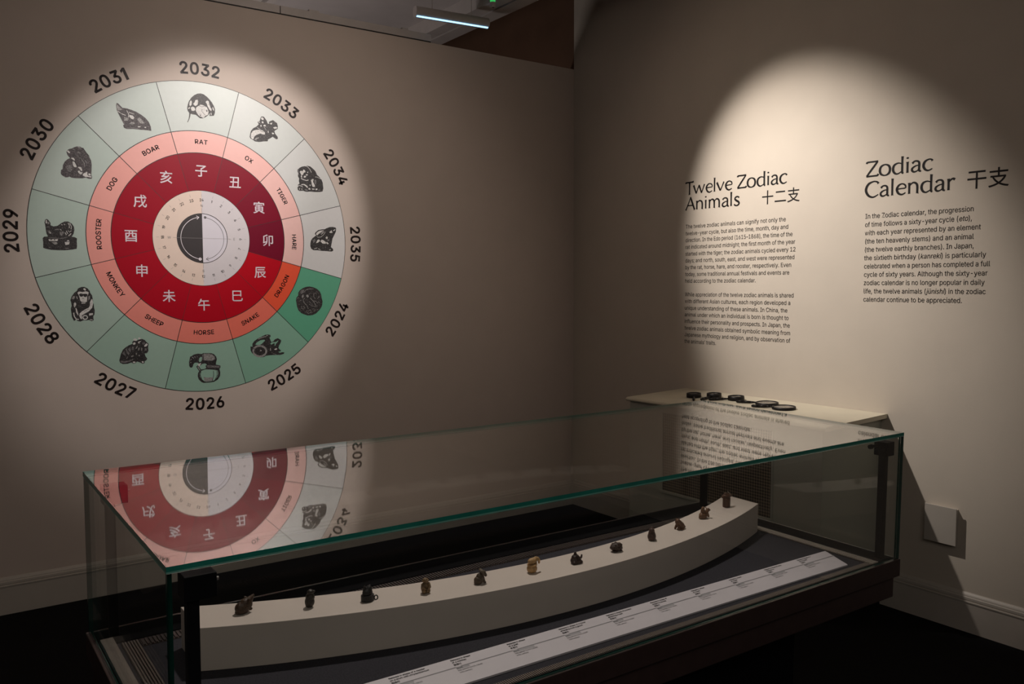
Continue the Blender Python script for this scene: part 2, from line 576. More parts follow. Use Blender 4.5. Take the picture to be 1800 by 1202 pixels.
rail('trim_1', -0.80, -0.575, -3.0, 3.0, 3.30, 3.40, -0.705, -0.685)
rail('trim_2', -2.07, -1.89, -3.0, 3.0, 3.30, 3.40, -1.965, -1.935)
mb = MB()
mb.box(-2.07, -1.115, 0.03, 0.075, 3.054, 3.096)
mb.box(-4.2, -2.075, 0.03, 0.075, 3.054, 3.096)
mb.box(-2.14, -1.115, 0.035, 0.07, WT, 3.054, 1)
mb.box(-4.2, -2.14, 0.035, 0.07, WT, 3.054, 1)
mb.box(-1.90, -1.84, 0.04, 0.07, 3.096, 3.110)
mb.box(-1.31, -1.27, 0.04, 0.07, 3.096, 3.110)
struct(mb.build('trim_3', [MRAIL, MSLOT]))


def baseboard(name, length, parent_rot, loc):
    """moulded skirting; profile (depth, height) swept along local x"""
    prof = [(0.020, 0.0), (0.020, 0.133), (0.0235, 0.1345), (0.0235, 0.139), (0.017, 0.141), (0.019, 0.147), (0.0185, 0.156), (0.013, 0.160), (0.013, 0.163), (0.010, 0.168), (0.004, 0.174), (0.0, 0.176), (0.0, 0.0)]
    n = len(prof)
    vs = [(x, -d, z) for x in (0, length) for d, z in prof]
    fs = [(i, n + i, n + (i + 1) % n, (i + 1) % n) for i in range(n)]
    fs += [tuple(range(n)), tuple(range(2 * n - 1, n - 1, -1))]
    o = mesh_obj(name, vs, fs, MBB)
    o.rotation_euler = (0, 0, parent_rot)
    o.location = loc
    return struct(o)


baseboard('baseboard_left', 6.98, 0, (-7.0, 0, 0))
baseboard('baseboard_right', 1.05, R(-90), (0, -0.02, 0))
baseboard('baseboard_right', 4.62, R(-90), (0, -2.36, 0))

# ------------------------------------------------------------------ the zodiac wheel on the left wall
UX, UZ, RO = -2.5328, 1.8040, 0.8095
R1, R2, R3 = 0.2495, 0.4440, 0.5570
PICTURES = {
    'rat': '''d:-297,3309 -300,3357 -284,3436 -253,3527 -193,3621 -115,3698 -27,3748 50,3763 127,3748 203,3699 270,3638 336,3558 383,3475 410,3400 403,3301 376,3224 317,3212 258,3206 270,3286 230,3222 150,3155 81,3123 14,3120 -43,3163 -90,3196 -167,3198 -219,3211 -235,3122 -256,3062 -296,2980 -310,2983 -275,3069 -258,3149 -252,3227 -288,3271|h:-75,3383 -36,3417 42,3474 119,3464 196,3424 224,3369 241,3302 220,3231 151,3194 111,3141 53,3144 -4,3177 -51,3230 -87,3304|h:-110,3515 -89,3575 -31,3592 -18,3555 -35,3465 -84,3421 -122,3436 -150,3471|h:-246,3440 -234,3509 -205,3552 -177,3526 -188,3447 -228,3394|h:170,3558 210,3602 249,3587 266,3511 293,3426 322,3390 311,3330 263,3373 226,3437 198,3512|h:-210,3367 -161,3402 -114,3378 -96,3322 -135,3288 -193,3292|h:343,3441 362,3444 385,3377 375,3347 346,3393|h:295,3288 310,3300 318,3242 298,3230|h:-277,3350 -238,3374 -229,3355 -268,3322|k:180,3354 204,3357 212,3309 183,3300|k:11,3217 50,3202 35,3181 15,3189|lk10:78,3362 67,3302 114,3248 152,3214|lk12:-61,3219 -4,3167 72,3146|lm14:-7,3439 80,3420 158,3449''',
    'ox': '''d:1314,2767 1330,2848 1354,2930 1415,3007 1507,3061 1572,3130 1537,3188 1602,3222 1622,3304 1650,3347 1715,3350 1751,3309 1804,3235 1821,3174 1868,3170 1850,3222 1907,3255 1972,3284 2027,3250 2083,3220 2104,3132 2098,3059 2022,3007 2007,2978 2029,2917 2093,2843 2097,2789 2054,2771 2003,2798 1953,2829 1877,2777 1821,2745 1811,2694 1690,2679 1571,2654 1461,2657 1407,2692 1336,2725|h:1341,2770 1357,2860 1404,2935 1487,2970 1578,2984 1670,2980 1733,2933 1741,2871 1685,2866 1612,2885 1557,2862 1492,2829 1437,2779 1417,2715 1372,2719|h:1641,3315 1687,3329 1714,3296 1703,3255 1667,3256 1640,3279|h:1691,3107 1738,3138 1765,3124 1764,3092 1718,3092|h:1613,3108 1645,3120 1649,3076 1626,3064|h:1657,3210 1694,3223 1711,3189 1692,3160 1656,3183|h:1887,3190 1952,3215 1932,3159 1895,3164|h:1968,3082 2015,3105 2062,3110 2090,3094 2070,3066 2004,3050|h:1927,2943 1983,2940 1997,2905 1945,2900|h:2027,3241 2083,3247 2074,3219|lh10:1525,3036 1615,2992|lh8:1718,3074 1780,2982|lh19:1826,2978 1834,2925|lh12:1453,2701 1490,2740 1564,2765|lh8:1480,2685 1508,2724|lk12:1596,2955 1651,2951 1696,2929|h:1546,3194 1601,3195 1605,3178 1573,3175''',
    'tiger': '''d:2649,1981 2704,2045 2777,2084 2868,2104 2941,2123 3032,2104 3104,2049 3176,1986 3220,1885 3266,1854 3348,1773 3388,1680 3403,1516 3378,1427 3294,1409 3146,1400 2999,1404 2926,1391 2853,1395 2808,1414 2691,1402 2646,1425 2634,1493 2667,1538 2640,1562 2695,1608 2678,1675 2689,1745 2654,1811 2665,1888 2639,1946|lh14:2859,2112 2940,2097 3012,2025 3056,1942|h:2711,1934 2747,1971 2792,1949 2820,2011 2865,1988 2882,1938 2828,1917 2809,1873 2772,1836 2745,1868|h:2881,1870 2927,1890 2949,1862 2908,1837|h:2826,1823 2862,1842 2898,1811 2861,1782 2825,1788|h:2735,1816 2763,1852 2780,1802 2761,1767|h:2928,1950 2951,1956 2955,1926 2932,1920|lh20:2743,1753 2833,1720 2914,1704 2960,1729|h:3033,1725 3080,1763 3116,1757 3097,1686 3123,1636 3150,1586 3149,1543 3085,1539 3058,1598 3050,1666|m:3134,1732 3181,1753 3198,1676 3178,1605 3142,1655|h:2735,1585 2785,1601 2848,1601 2911,1562 2947,1521 2919,1498 2875,1543 2821,1574 2757,1569|lh16:2658,1546 2721,1550 2792,1520|h:2946,1478 2983,1507 3019,1483 3010,1456 2964,1458|h:3056,1490 3130,1494 3138,1464 3065,1460|h:3167,1496 3222,1500 3221,1461 3166,1453|m:3249,1467 3296,1474 3304,1449 3253,1441|h:2683,1479 2702,1489 2700,1437 2682,1428|h:2755,1475 2769,1484 2768,1437 2750,1432|m:2846,1463 2918,1459 2936,1426 2872,1414|h:2985,1584 3013,1603 3025,1561 2994,1568|lh11:3154,1824 3219,1825 3348,1773|m:2640,1989 2667,2016 2683,1881 2699,1814 2673,1846''',
    'hare': '''d:2982,-64 3002,23 3049,94 3124,149 3161,168 3121,219 3154,272 3229,327 3332,352 3426,360 3483,393 3577,427 3672,435 3757,420 3776,390 3765,301 3715,202 3656,95 3635,-12 3605,-145 3670,-197 3674,-250 3621,-273 3546,-270 3433,-263 3321,-261 3209,-246 3070,-245 3007,-203 2980,-134|h:3153,202 3182,255 3247,301 3332,326 3416,324 3331,287 3246,240 3190,186|lh10:3175,150 3225,121 3309,137 3395,210 3443,282 3387,280 3256,240 3189,177|lh14:3311,207 3377,262|h:3556,277 3594,304 3632,341 3651,297 3659,267 3593,260|h:3680,334 3737,371 3746,354 3708,317|h:3450,133 3488,156 3515,126 3496,81 3449,97|h:3157,-42 3196,46 3243,65 3279,22 3242,-5 3204,-32|h:3288,14 3327,59 3382,43 3456,-8 3446,-52 3362,-54 3334,-37|m:3476,63 3552,74 3561,30 3523,20|h:3485,2 3540,-50 3512,-68 3456,-34|lh14:3099,-205 3192,-177|lh14:3219,-198 3284,-232|lh16:3546,-230 3603,-220|lm11:3341,-143 3369,-186|lm11:3445,-140 3425,-176|m:3048,42 3123,79 3140,10 3074,-44''',
    'dragon': '''d:2527,-1661 2543,-1587 2593,-1531 2595,-1456 2645,-1382 2725,-1326 2824,-1289 2932,-1275 3051,-1299 3150,-1342 3239,-1414 3278,-1509 3296,-1604 3319,-1700 3307,-1814 3270,-1889 3208,-1964 3117,-2048 3016,-2093 2876,-2104 2769,-2069 2681,-2034 2594,-1952 2553,-1839|m:2634,-1438 2714,-1363 2783,-1373 2761,-1448 2682,-1485|lg15:2781,-1439 2812,-1383 2891,-1350 3050,-1342|lg15:2788,-1599 2737,-1664 2775,-1749 2852,-1825 2880,-1911|lg15:2946,-1600 3024,-1677 3082,-1753 3121,-1830|lg11:3034,-1686 3113,-1697 3172,-1755|lg13:3137,-1489 3098,-1460 3057,-1488 3056,-1573 3105,-1630|lg12:2850,-1938 2839,-2004 2898,-2043 2968,-2007 2959,-1950 2899,-1949 2899,-1987|lg12:2685,-1832 2684,-1898 2742,-1918 2782,-1871 2754,-1833 2724,-1861|lg9:2913,-1779 2991,-1828 3080,-1853 3171,-1831|lg8:2904,-1694 2963,-1752 3021,-1809|lg12:2999,-1922 3059,-1914 3098,-1953 3058,-1990|lg12:3196,-1584 3217,-1537|lg12:3165,-1622 3226,-1575|lg12:3193,-1717 3243,-1746|lg12:2619,-1690 2688,-1663|lg10:2562,-1615 2602,-1578|lg12:3139,-1944 3189,-1935|g:2701,-1541 2741,-1495 2759,-1551 2729,-1607 2700,-1588|g:2829,-1514 2888,-1505 2907,-1572 2867,-1599 2828,-1552|lg10:3038,-1961 3078,-1971|lm10:2578,-1783 2647,-1775|lm10:2790,-1975 2818,-2042|lm12:2967,-2035 3027,-2008|lm10:2909,-1477 2938,-1487 2988,-1459|lm12:2596,-1877 2672,-1973|lm10:3129,-1403 3188,-1461''',
    'snake': '''d:1201,-2911 1255,-2921 1257,-2843 1306,-2774 1402,-2708 1523,-2650 1619,-2606 1716,-2602 1771,-2619 1770,-2667 1738,-2689 1761,-2745 1783,-2810 1848,-2796 1890,-2743 1980,-2714 2036,-2748 2076,-2782 2059,-2837 2008,-2922 1990,-2985 2022,-3034 2070,-3061 2037,-3083 1980,-3088 2159,-3121 2142,-3160 2035,-3187 1913,-3180 1751,-3180 1630,-3190 1573,-3219 1478,-3226 1383,-3193 1321,-3151 1243,-3100 1206,-3028|b:1335,-2862 1392,-2801 1488,-2750 1592,-2743 1616,-2763 1583,-2794 1518,-2854 1470,-2879 1382,-2879|og51:1641,-3060 1634,-3098 1615,-3132 1585,-3161 1546,-3182 1502,-3194 1454,-3197 1407,-3190 1364,-3173 1327,-3148 1299,-3116 1281,-3081 1276,-3043 1283,-3006 1302,-2972 1331,-2943 1370,-2922 1414,-2909 1461,-2906 1508,-2913 1552,-2930 1590,-2955 1618,-2986 1636,-3022|h:1470,-3029 1506,-3030 1505,-3050 1474,-3048|b:1758,-2856 1807,-2819 1888,-2822 1937,-2808 1995,-2771 1978,-2810 1920,-2871 1902,-2918 1878,-2925 1888,-2854 1839,-2859 1790,-2889|h:1868,-3019 1925,-2990 1949,-3007 1932,-3038 1884,-3036|h:1751,-2990 1768,-2975 1774,-3055 1758,-3054|g:1785,-3095 1817,-3112 1809,-3128|lg22:1426,-2717 1538,-2674 1650,-2654|b:1980,-3100 2102,-3110 2020,-3126|h:1651,-2627 1683,-2620 1691,-2636 1659,-2639|lg10:1937,-3174 1833,-3137|lk12:1254,-2960 1340,-2995''',
    'horse': '''d:-433,-3344 -435,-3250 -419,-3185 -404,-3111 -372,-3103 -307,-3059 -206,-3041 -97,-3055 -69,-3033 33,-3038 144,-3044 218,-3076 272,-3145 289,-3213 268,-3288 257,-3355 378,-3390 377,-3448 348,-3475 369,-3572 362,-3667 303,-3759 198,-3819 68,-3829 -80,-3829 -135,-3797 -197,-3726 -222,-3639 -211,-3555 -182,-3509 -204,-3470 -252,-3382 -205,-3347 -177,-3302 -222,-3280 -286,-3277 -323,-3312 -343,-3377 -371,-3404 -416,-3392|b:-179,-3387 -94,-3316 -21,-3310 25,-3341 -13,-3377 4,-3435 -52,-3460 -135,-3465|g:-60,-3053 69,-3054 171,-3083 234,-3153 233,-3210 176,-3245 27,-3237 -55,-3223|m:15,-3369 61,-3358 359,-3399 358,-3446 41,-3428|b:-166,-3577 -127,-3503 -25,-3471 95,-3479 207,-3495 300,-3520 316,-3607 276,-3710 199,-3781 68,-3801 -43,-3793 -115,-3731 -159,-3662|g:-76,-3668 16,-3693 164,-3693 181,-3770 69,-3796 -42,-3789|lk14:-137,-3522 -158,-3615 -115,-3741|lk13:187,-3522 194,-3637 153,-3788|lk13:281,-3528 287,-3643 228,-3764|h:-223,-3327 -121,-3286 -160,-3369 -188,-3386|b:-173,-3170 -126,-3125 -99,-3145 -111,-3239 -158,-3274 -184,-3235|lg16:-354,-3123 -310,-3162|lg13:-290,-3107 -273,-3146|lg11:-226,-3101 -218,-3139|lg16:-403,-3270 -376,-3262|lg13:-402,-3205 -365,-3178|m:-97,-3070 -69,-3066 -69,-3222 -92,-3221|lh13:-216,-3384 -163,-3482''',
    'sheep': '''d:-2128,-3119 -2106,-3036 -2088,-2962 -2038,-2855 -1967,-2791 -1887,-2744 -1808,-2714 -1807,-2664 -1774,-2631 -1696,-2634 -1648,-2611 -1576,-2597 -1514,-2625 -1483,-2668 -1421,-2730 -1435,-2806 -1430,-2909 -1468,-2967 -1524,-2972 -1510,-3033 -1464,-3112 -1498,-3157 -1530,-3168 -1531,-3219 -1579,-3233 -1642,-3196 -1712,-3166 -1745,-3207 -1800,-3217 -1846,-3184 -1933,-3213 -2042,-3216 -2110,-3178|h:-1793,-2605 -1741,-2574 -1695,-2601 -1704,-2642 -1759,-2640|h:-1670,-2568 -1630,-2552 -1600,-2587 -1632,-2612 -1663,-2593|h:-1800,-2706 -1768,-2674 -1729,-2692 -1746,-2734 -1786,-2740|h:-1674,-2703 -1673,-2669 -1625,-2650 -1594,-2655 -1618,-2671 -1642,-2687 -1635,-2713|h:-1534,-2785 -1501,-2736 -1468,-2711 -1438,-2747 -1471,-2788 -1511,-2803|m:-1984,-2849 -1937,-2826 -1923,-2886 -1878,-2955 -1903,-3004 -1948,-2935|m:-1914,-2836 -1857,-2788 -1844,-2873 -1862,-2931 -1900,-2887|m:-1827,-2798 -1779,-2774 -1773,-2842 -1814,-2891 -1828,-2856|g:-1749,-2843 -1700,-2769 -1677,-2779 -1718,-2845|g:-1670,-2821 -1638,-2814 -1648,-2882 -1680,-2889|m:-2057,-2946 -2008,-2890 -1995,-2949 -1966,-3010 -2004,-2999|g:-1607,-2816 -1575,-2834 -1585,-2902 -1609,-2884|m:-1520,-2837 -1480,-2839 -1474,-2898 -1522,-2905|m:-2101,-3128 -2001,-3142 -1907,-3130 -1788,-3095 -1805,-3128 -1908,-3173 -2026,-3191 -2095,-3171|h:-1814,-3169 -1783,-3158 -1744,-3182 -1760,-3202 -1807,-3199|h:-1609,-3172 -1562,-3166 -1547,-3201 -1579,-3216|g:-1857,-3024 -1794,-3001 -1779,-3028 -1834,-3050|g:-1738,-2970 -1713,-2938 -1706,-2980 -1730,-2996|h:-1667,-2999 -1644,-3009 -1653,-3042|m:-1960,-3069 -1927,-3012 -1920,-3046 -1953,-3103|m:-1579,-2698 -1515,-2684 -1509,-2735 -1557,-2750''',
    'monkey': '''d:-3166,-1645 -3181,-1590 -3149,-1498 -3087,-1407 -3036,-1370 -3001,-1306 -2925,-1269 -2858,-1269 -2791,-1307 -2743,-1372 -2744,-1400 -2696,-1484 -2682,-1596 -2685,-1680 -2668,-1681 -2663,-1774 -2648,-1849 -2660,-1952 -2687,-1998 -2681,-2092 -2725,-2114 -2791,-2080 -2834,-2092 -2901,-2086 -2978,-2116 -3036,-2101 -3068,-2063 -3111,-2099 -3127,-2080 -3161,-1996 -3170,-1894 -3179,-1793 -3156,-1729|h:-3021,-1416 -2987,-1380 -2912,-1394 -2827,-1376 -2769,-1400 -2779,-1446 -2806,-1492 -2808,-1558 -2819,-1632 -2853,-1645 -2937,-1639 -2969,-1593 -2975,-1537 -2990,-1472|k:-2989,-1454 -2955,-1426 -2897,-1441 -2846,-1436 -2796,-1446 -2806,-1492 -2841,-1520 -2882,-1510 -2890,-1482 -2916,-1510 -2949,-1510 -2974,-1491|lk10:-2921,-1538 -2896,-1561 -2871,-1543|lh21:-2938,-1667 -2854,-1664|g:-3151,-1563 -3115,-1489 -3074,-1499 -3101,-1573|h:-3115,-1720 -3104,-1665 -3079,-1642 -3055,-1684 -3065,-1730 -3100,-1771|h:-3075,-1776 -3051,-1795 -3014,-1944 -3023,-1972 -3062,-1897|lh23:-3120,-1895 -3107,-1988 -3067,-2054 -3009,-2065|h:-2690,-1578 -2715,-1568 -2752,-1651 -2754,-1726 -2782,-1781 -2859,-1817 -2927,-1862 -2988,-1917 -2998,-1981 -2967,-2056 -2942,-2057 -2939,-1964 -2862,-1919 -2776,-1865 -2705,-1783 -2685,-1690|h:-2893,-1316 -2858,-1297 -2826,-1334 -2844,-1362 -2877,-1343|oh24:-2819,-2018 -2821,-2030 -2826,-2041 -2835,-2051 -2845,-2058 -2858,-2062 -2871,-2063 -2884,-2062 -2896,-2057 -2906,-2049 -2914,-2039 -2919,-2028 -2920,-2016 -2918,-2004 -2912,-1993 -2904,-1983 -2893,-1976 -2881,-1972 -2868,-1970 -2855,-1972 -2843,-1977 -2833,-1985 -2825,-1995 -2820,-2006|h:-2778,-1921 -2693,-1914 -2694,-1960 -2779,-1977|g:-2781,-1502 -2747,-1484 -2749,-1568 -2784,-1604|lk8:-2894,-1872 -2782,-1809|lh14:-3041,-1499 -3026,-1564|lh14:-2766,-2071 -2707,-2082''',
    'rooster': '''d:-3673,266 -3655,334 -3617,353 -3581,321 -3545,263 -3544,204 -3480,181 -3396,201 -3318,264 -3240,309 -3163,312 -3088,264 -3044,189 -3035,112 -3057,17 -3098,-53 -3036,-60 -2983,-92 -2993,-161 -2989,-273 -2999,-342 -3109,-366 -3248,-382 -3401,-385 -3552,-380 -3672,-357 -3720,-333 -3716,-223 -3723,-106 -3692,-71 -3609,-60 -3637,-2 -3649,82 -3654,158 -3663,225|h:-3650,267 -3641,327 -3622,327 -3621,252 -3636,243|g:-3620,269 -3575,287 -3569,237 -3606,235|m:-3612,67 -3574,93 -3531,19 -3555,-8 -3591,17|h:-3575,59 -3553,35 -3539,10 -3562,9|lh14:-3172,278 -3143,228 -3145,151|lh13:-3134,271 -3098,195 -3108,127|lh14:-3241,45 -3212,-14|lh13:-3217,89 -3181,13|lh11:-3178,90 -3141,57 -3101,93|lh18:-3167,-38 -3111,24|lh13:-3346,118 -3316,94|lh14:-3311,238 -3297,213|lh13:-3257,249 -3235,224|m:-3355,58 -3279,69 -3265,27 -3313,-42 -3358,-10|h:-3604,-127 -3400,-122 -3409,-164 -3590,-169|g:-3546,-185 -3425,-190 -3411,-232 -3457,-259 -3502,-235|h:-3257,-186 -3149,-183 -3166,-243 -3244,-254|h:-3218,-168 -3178,-132 -3148,-166|lm16:-3588,-93 -3315,-102 -3191,-64|k:-3559,-122 -3528,-121 -3529,-142 -3559,-143|k:-3483,-128 -3457,-127 -3457,-149 -3484,-149|lg13:-3262,-331 -3169,-337|lm11:-3603,-313 -3565,-321|lg11:-3632,159 -3564,170|m:-3475,97 -3414,133 -3353,118 -3415,90''',
    'dog': '''e:-3284,1471 -3274,1539 -3243,1558 -3232,1652 -3191,1740 -3127,1804 -3073,1834 -3124,1897 -3148,1980 -3120,2024 -3081,2053 -3027,2067 -2979,2100 -2916,2127 -2839,2126 -2785,2097 -2726,2008 -2658,1920 -2614,1821 -2602,1719 -2610,1580 -2618,1468 -2603,1418 -2613,1370 -2676,1365 -2738,1391 -2817,1368 -2942,1360 -3050,1365 -3103,1391 -3127,1372 -3188,1364 -3241,1398 -3278,1429|h:-3144,1997 -3105,2017 -3068,1970 -3084,1943 -3122,1974|h:-3066,1818 -3034,1854 -2988,1841 -2966,1792 -2990,1781 -3028,1804|h:-3022,1753 -2990,1764 -2961,1716 -2928,1650 -2949,1623 -2995,1628 -3016,1677|h:-2910,1626 -2870,1646 -2832,1624 -2811,1557 -2842,1546 -2872,1595|h:-2917,1532 -2881,1552 -2859,1511 -2812,1523 -2822,1471 -2861,1459 -2899,1491|h:-2798,1481 -2710,1539 -2704,1470 -2689,1437 -2619,1434 -2620,1399 -2690,1411 -2753,1407 -2807,1437|h:-2688,1489 -2648,1500 -2626,1459 -2673,1447|m:-2921,1991 -2874,2004 -2828,1974 -2875,1961|lg11:-2818,1821 -2766,1740 -2761,1655|lg11:-2740,1810 -2704,1728|lm9:-2953,1946 -2879,1867 -2817,1838|m:-3180,1614 -3094,1671 -3026,1634 -3044,1548 -3084,1486 -3136,1541|lg11:-3011,2059 -2951,2031|lk13:-2785,2105 -2718,2000 -2650,1912|lh11:-2886,2113 -2840,2092|lk14:-3058,1827 -2975,1766 -2925,1642''',
    'boar': '''e:-2002,3169 -2004,3217 -1991,3271 -1957,3267 -1861,3169 -1762,3168 -1655,3144 -1540,3108 -1425,3047 -1325,2976 -1249,2885 -1205,2774 -1196,2671 -1295,2678 -1467,2673 -1638,2676 -1778,2658 -1838,2684 -1859,2739 -1836,2766 -1879,2850 -1922,2943 -1972,3043 -1989,3089|g:-1994,3170 -1988,3251 -1952,3207 -1900,3164 -1870,3127 -1940,3095 -1978,3099|lh20:-1971,3075 -1904,3026 -1790,2990|lh14:-1764,3115 -1720,3031 -1730,2948|h:-1705,3016 -1628,3008 -1591,2963 -1616,2911 -1662,2923 -1707,2967|lh14:-1719,3080 -1596,3044|h:-1520,2750 -1457,2764 -1450,2740 -1505,2727|h:-1363,2749 -1324,2762 -1317,2729 -1356,2729|g:-1712,2795 -1664,2849 -1602,2839 -1588,2808 -1651,2777|g:-1522,2938 -1458,2978 -1398,2902 -1353,2841 -1447,2831 -1508,2890|g:-1830,2953 -1723,2932 -1741,2865 -1833,2855|k:-1817,3134 -1771,3139 -1771,3114 -1817,3109|lk14:-1964,3052 -1867,2998 -1768,2968|lm14:-1777,2682 -1622,2706 -1514,2689''',
}

ANIMALS = ['rat', 'ox', 'tiger', 'hare', 'dragon', 'snake', 'horse', 'sheep', 'monkey', 'rooster', 'dog', 'boar']
KANJI = '子丑寅卯辰巳午未申酉戌亥'
YEARS = [2032, 2033, 2034, 2035, 2024, 2025, 2026, 2027, 2028, 2029, 2030, 2031]
# printed colours run from strong (the dragon, year 2024) round to pale (the hare, 2035)
OUT_A, OUT_B = s2l(96, 172, 140), s2l(214, 214, 214)
MID_A, MID_B = s2l(243, 90, 58), s2l(242, 198, 192)
RED_A, RED_B = s2l(190, 0, 28), s2l(116, 0, 38)


def lerp(a, b, t):
    return tuple(x + (y - x) * t for x, y in zip(a, b))


def sector(r0, r1, a0, a1, t=0.001, seg=14):
    vs, fs = [], []
    for y in (-t, 0.0):
        for r in (r0, r1):
            for k in range(seg + 1):
                a = R(a0 + (a1 - a0) * k / seg)
                vs.append((r * math.sin(a), y, r * math.cos(a)))
    n = seg + 1
    for k in range(seg):
        fs.append((k, n + k, n + k + 1, k + 1)[::-1])
        fs.append((n + k, 3 * n + k, 3 * n + k + 1, n + k + 1)[::-1])
    fs.append((0, 2 * n, 3 * n, n)[::-1])
    fs.append((n - 1, 2 * n - 1, 4 * n - 1, 3 * n - 1)[::-1])
    return vs, fs


wheel = empty('zodiac_wheel', (UX, -0.0002, UZ))
tag(wheel, 'large round zodiac wheel graphic of green, pink and red rings on the left wall', 'wall graphic')


def print_ink(name, dark, light, lo, hi):
    m = mat(name, dark, 0.5, scale=330)
    for n in m.node_tree.nodes:
        if n.type == 'VALTORGB':
            n.color_ramp.elements[0].position, n.color_ramp.elements[1].position = lo, hi
            n.color_ramp.elements[0].color = (*dark, 1)
            n.color_ramp.elements[1].color = (*light, 1)
    return m


PK = print_ink('print_black', (0.010, 0.008, 0.009), (0.13, 0.12, 0.12), 0.50, 0.72)
PE = print_ink('print_charcoal', (0.030, 0.023, 0.027), (0.20, 0.175, 0.18), 0.46, 0.74)
PM = print_ink('print_dark_grey', (0.050, 0.045, 0.046), (0.30, 0.29, 0.29), 0.36, 0.68)
PG = print_ink('print_mid_grey', (0.14, 0.135, 0.13), (0.45, 0.44, 0.43), 0.36, 0.66)
PH = print_ink('print_light_grey', (0.34, 0.33, 0.32), (0.70, 0.69, 0.67), 0.30, 0.50)
MKAN = mat('white_print', (0.92, 0.86, 0.92), 0.45, vary=0.02)
MLINE = mat('line_print', (0.016, 0.012, 0.012), 0.5)
for i in range(12):
    ang = 30 * i
    t = ((i - 4) % 12) / 11.0
    te = t ** 0.62
    vs, fs = sector(R3, RO, ang - 15, ang + 15)
    mo = mat('green_print', lerp(OUT_A, OUT_B, te), 0.42, vary=0.015)
    so = mesh_obj('outer_segment', vs, fs, mo, wheel)
    vs, fs = sector(R2, R3, ang - 15, ang + 15)
    mm = mat('pink_print', lerp(MID_A, MID_B, t ** 0.72), 0.42, vary=0.015)
    sn = mesh_obj('name_segment', vs, fs, mm, wheel)
    vs, fs = sector(R1, R2, ang - 15, ang + 15)
    mr_ = mat('red_print', lerp(RED_A, RED_B, t ** 1.2), 0.42, vary=0.015, spec=0.25)
    sk = mesh_obj('kanji_segment', vs, fs, mr_, wheel)
    # picture of the carved animal
    mbp = MB()
    depth = -0.0013
    for item in PICTURES[ANIMALS[i]].split('|'):
        kd, ptx = item.split(':')
        pts = [tuple(int(q) / 5000 for q in p.split(',')) for p in ptx.split()]
        mi = 'dehmgkb'.index(kd[1] if kd[0] in 'lo' else kd[0])
        if kd[0] in 'lo':
            mbp.line(pts, int(kd[2:]) / 5000, depth, mi, closed=(kd[0] == 'o'))
        else:
            mbp.poly(pts, depth, mi)
        depth -= 0.00004
    pic = mbp.build('animal_picture', [PK, PE, PH, PM, PG, PK, mo], so)
    so['label'] = 'wheel segment with the picture of a carved ' + ANIMALS[i]
    outward = not (120 <= ang <= 240)
    mbt = MB()
    arc_text(mbt, ANIMALS[i].upper(), 0.502 if outward else 0.497, ang + 0.7, 0.0228, -0.0015, outward, track=0.85, off=0.07)
    mbt.build('animal_name', MINK, sn)
    mbk = MB()
    a = R(ang + 0.3)
    put_kanji(mbk, KANJI[i], 0.3515 * math.sin(a), 0.3515 * math.cos(a), 0.0590, -0.0015, off=0.030)
    mbk.build('kanji', MKAN, sk)
    mby = MB()
    arc_text(mby, str(YEARS[i]), 0.8770, ang + 0.6, 0.0580, -0.0008, outward, track=1.1, off=0.090)
    yo = mby.build('year_lettering', MYEAR, wheel)
# dividing lines
mbl = MB()
for r, w in ((RO, 0.0026), (R3, 0.0036), (R2, 0.0036), (R1, 0.0022)):
    mbl.line([(r * math.sin(2 * math.pi * k / 144), r * math.cos(2 * math.pi * k / 144)) for k in range(144)], w, -0.00125, closed=True)
for i in range(12):
    a = R(-15 + 30 * i)
    mbl.line([(R1 * math.sin(a), R1 * math.cos(a)), (R2 * math.sin(a), R2 * math.cos(a))], 0.0018, -0.00122)
    mbl.line([(R2 * math.sin(a), R2 * math.cos(a)), (RO * math.sin(a), RO * math.cos(a))], 0.0032, -0.00122)
mbl.build('dividing_lines', MLINE, wheel)
# the clock dial in the middle
RB = 0.1305
MDL = mat('cream_print', s2l(236, 214, 200), 0.45, vary=0.01)
MDR = mat('pale_print', s2l(220, 214, 218), 0.45, vary=0.01)
MDB = mat('black_print', s2l(52, 46, 48), 0.5, vary=0.05)
MDW = mat('white_dial_print', s2l(224, 220, 230), 0.45, vary=0.01)
MGREYL = mat('grey_print', (0.30, 0.28, 0.28), 0.5)
dial = mesh_obj('dial', *sector(0.0, R1, 180, 360, seg=48), MDL, wheel)
dr = mesh_obj('dial_half', *sector(0.0, R1, 0, 180, seg=48), MDR, wheel)
nb_ = MB()
nb_.add(*sector(0.0, RB, 180, 360, 0.0016, 36))
night = nb_.build('night_half_disc', MDB, wheel)
nb_ = MB()
nb_.add(*sector(0.0, RB, 0, 180, 0.0016, 36))
day = nb_.build('day_half_disc', MDW, wheel)
mba = MB()


def arcpts(r, a0, a1, n=40):
    return [(r * math.sin(R(a0 + (a1 - a0) * k / n)), r * math.cos(R(a0 + (a1 - a0) * k / n))) for k in range(n + 1)]


RA = 0.1105


def arrow(mb, a0, a1, w, dotr):
    p = arcpts(RA, a0, a1)
    mb.line(p, w, -0.0021)
    e = Vector((p[-1][0], p[-1][1]))
    d = (e - Vector(p[-2])).normalized()
    nrm = Vector((-d.y, d.x))
    for s in (1, -1):
        q = e - d * 0.013 + nrm * s * 0.009
        mb.line([(q.x, q.y), (e.x, e.y)], w, -0.0021)
    c = p[0]
    mb.line([(c[0] + dotr * 0.75 * math.sin(2 * math.pi * k / 20), c[1] + dotr * 0.75 * math.cos(2 * math.pi * k / 20)) for k in range(20)], dotr * 0.75, -0.00215, closed=True)


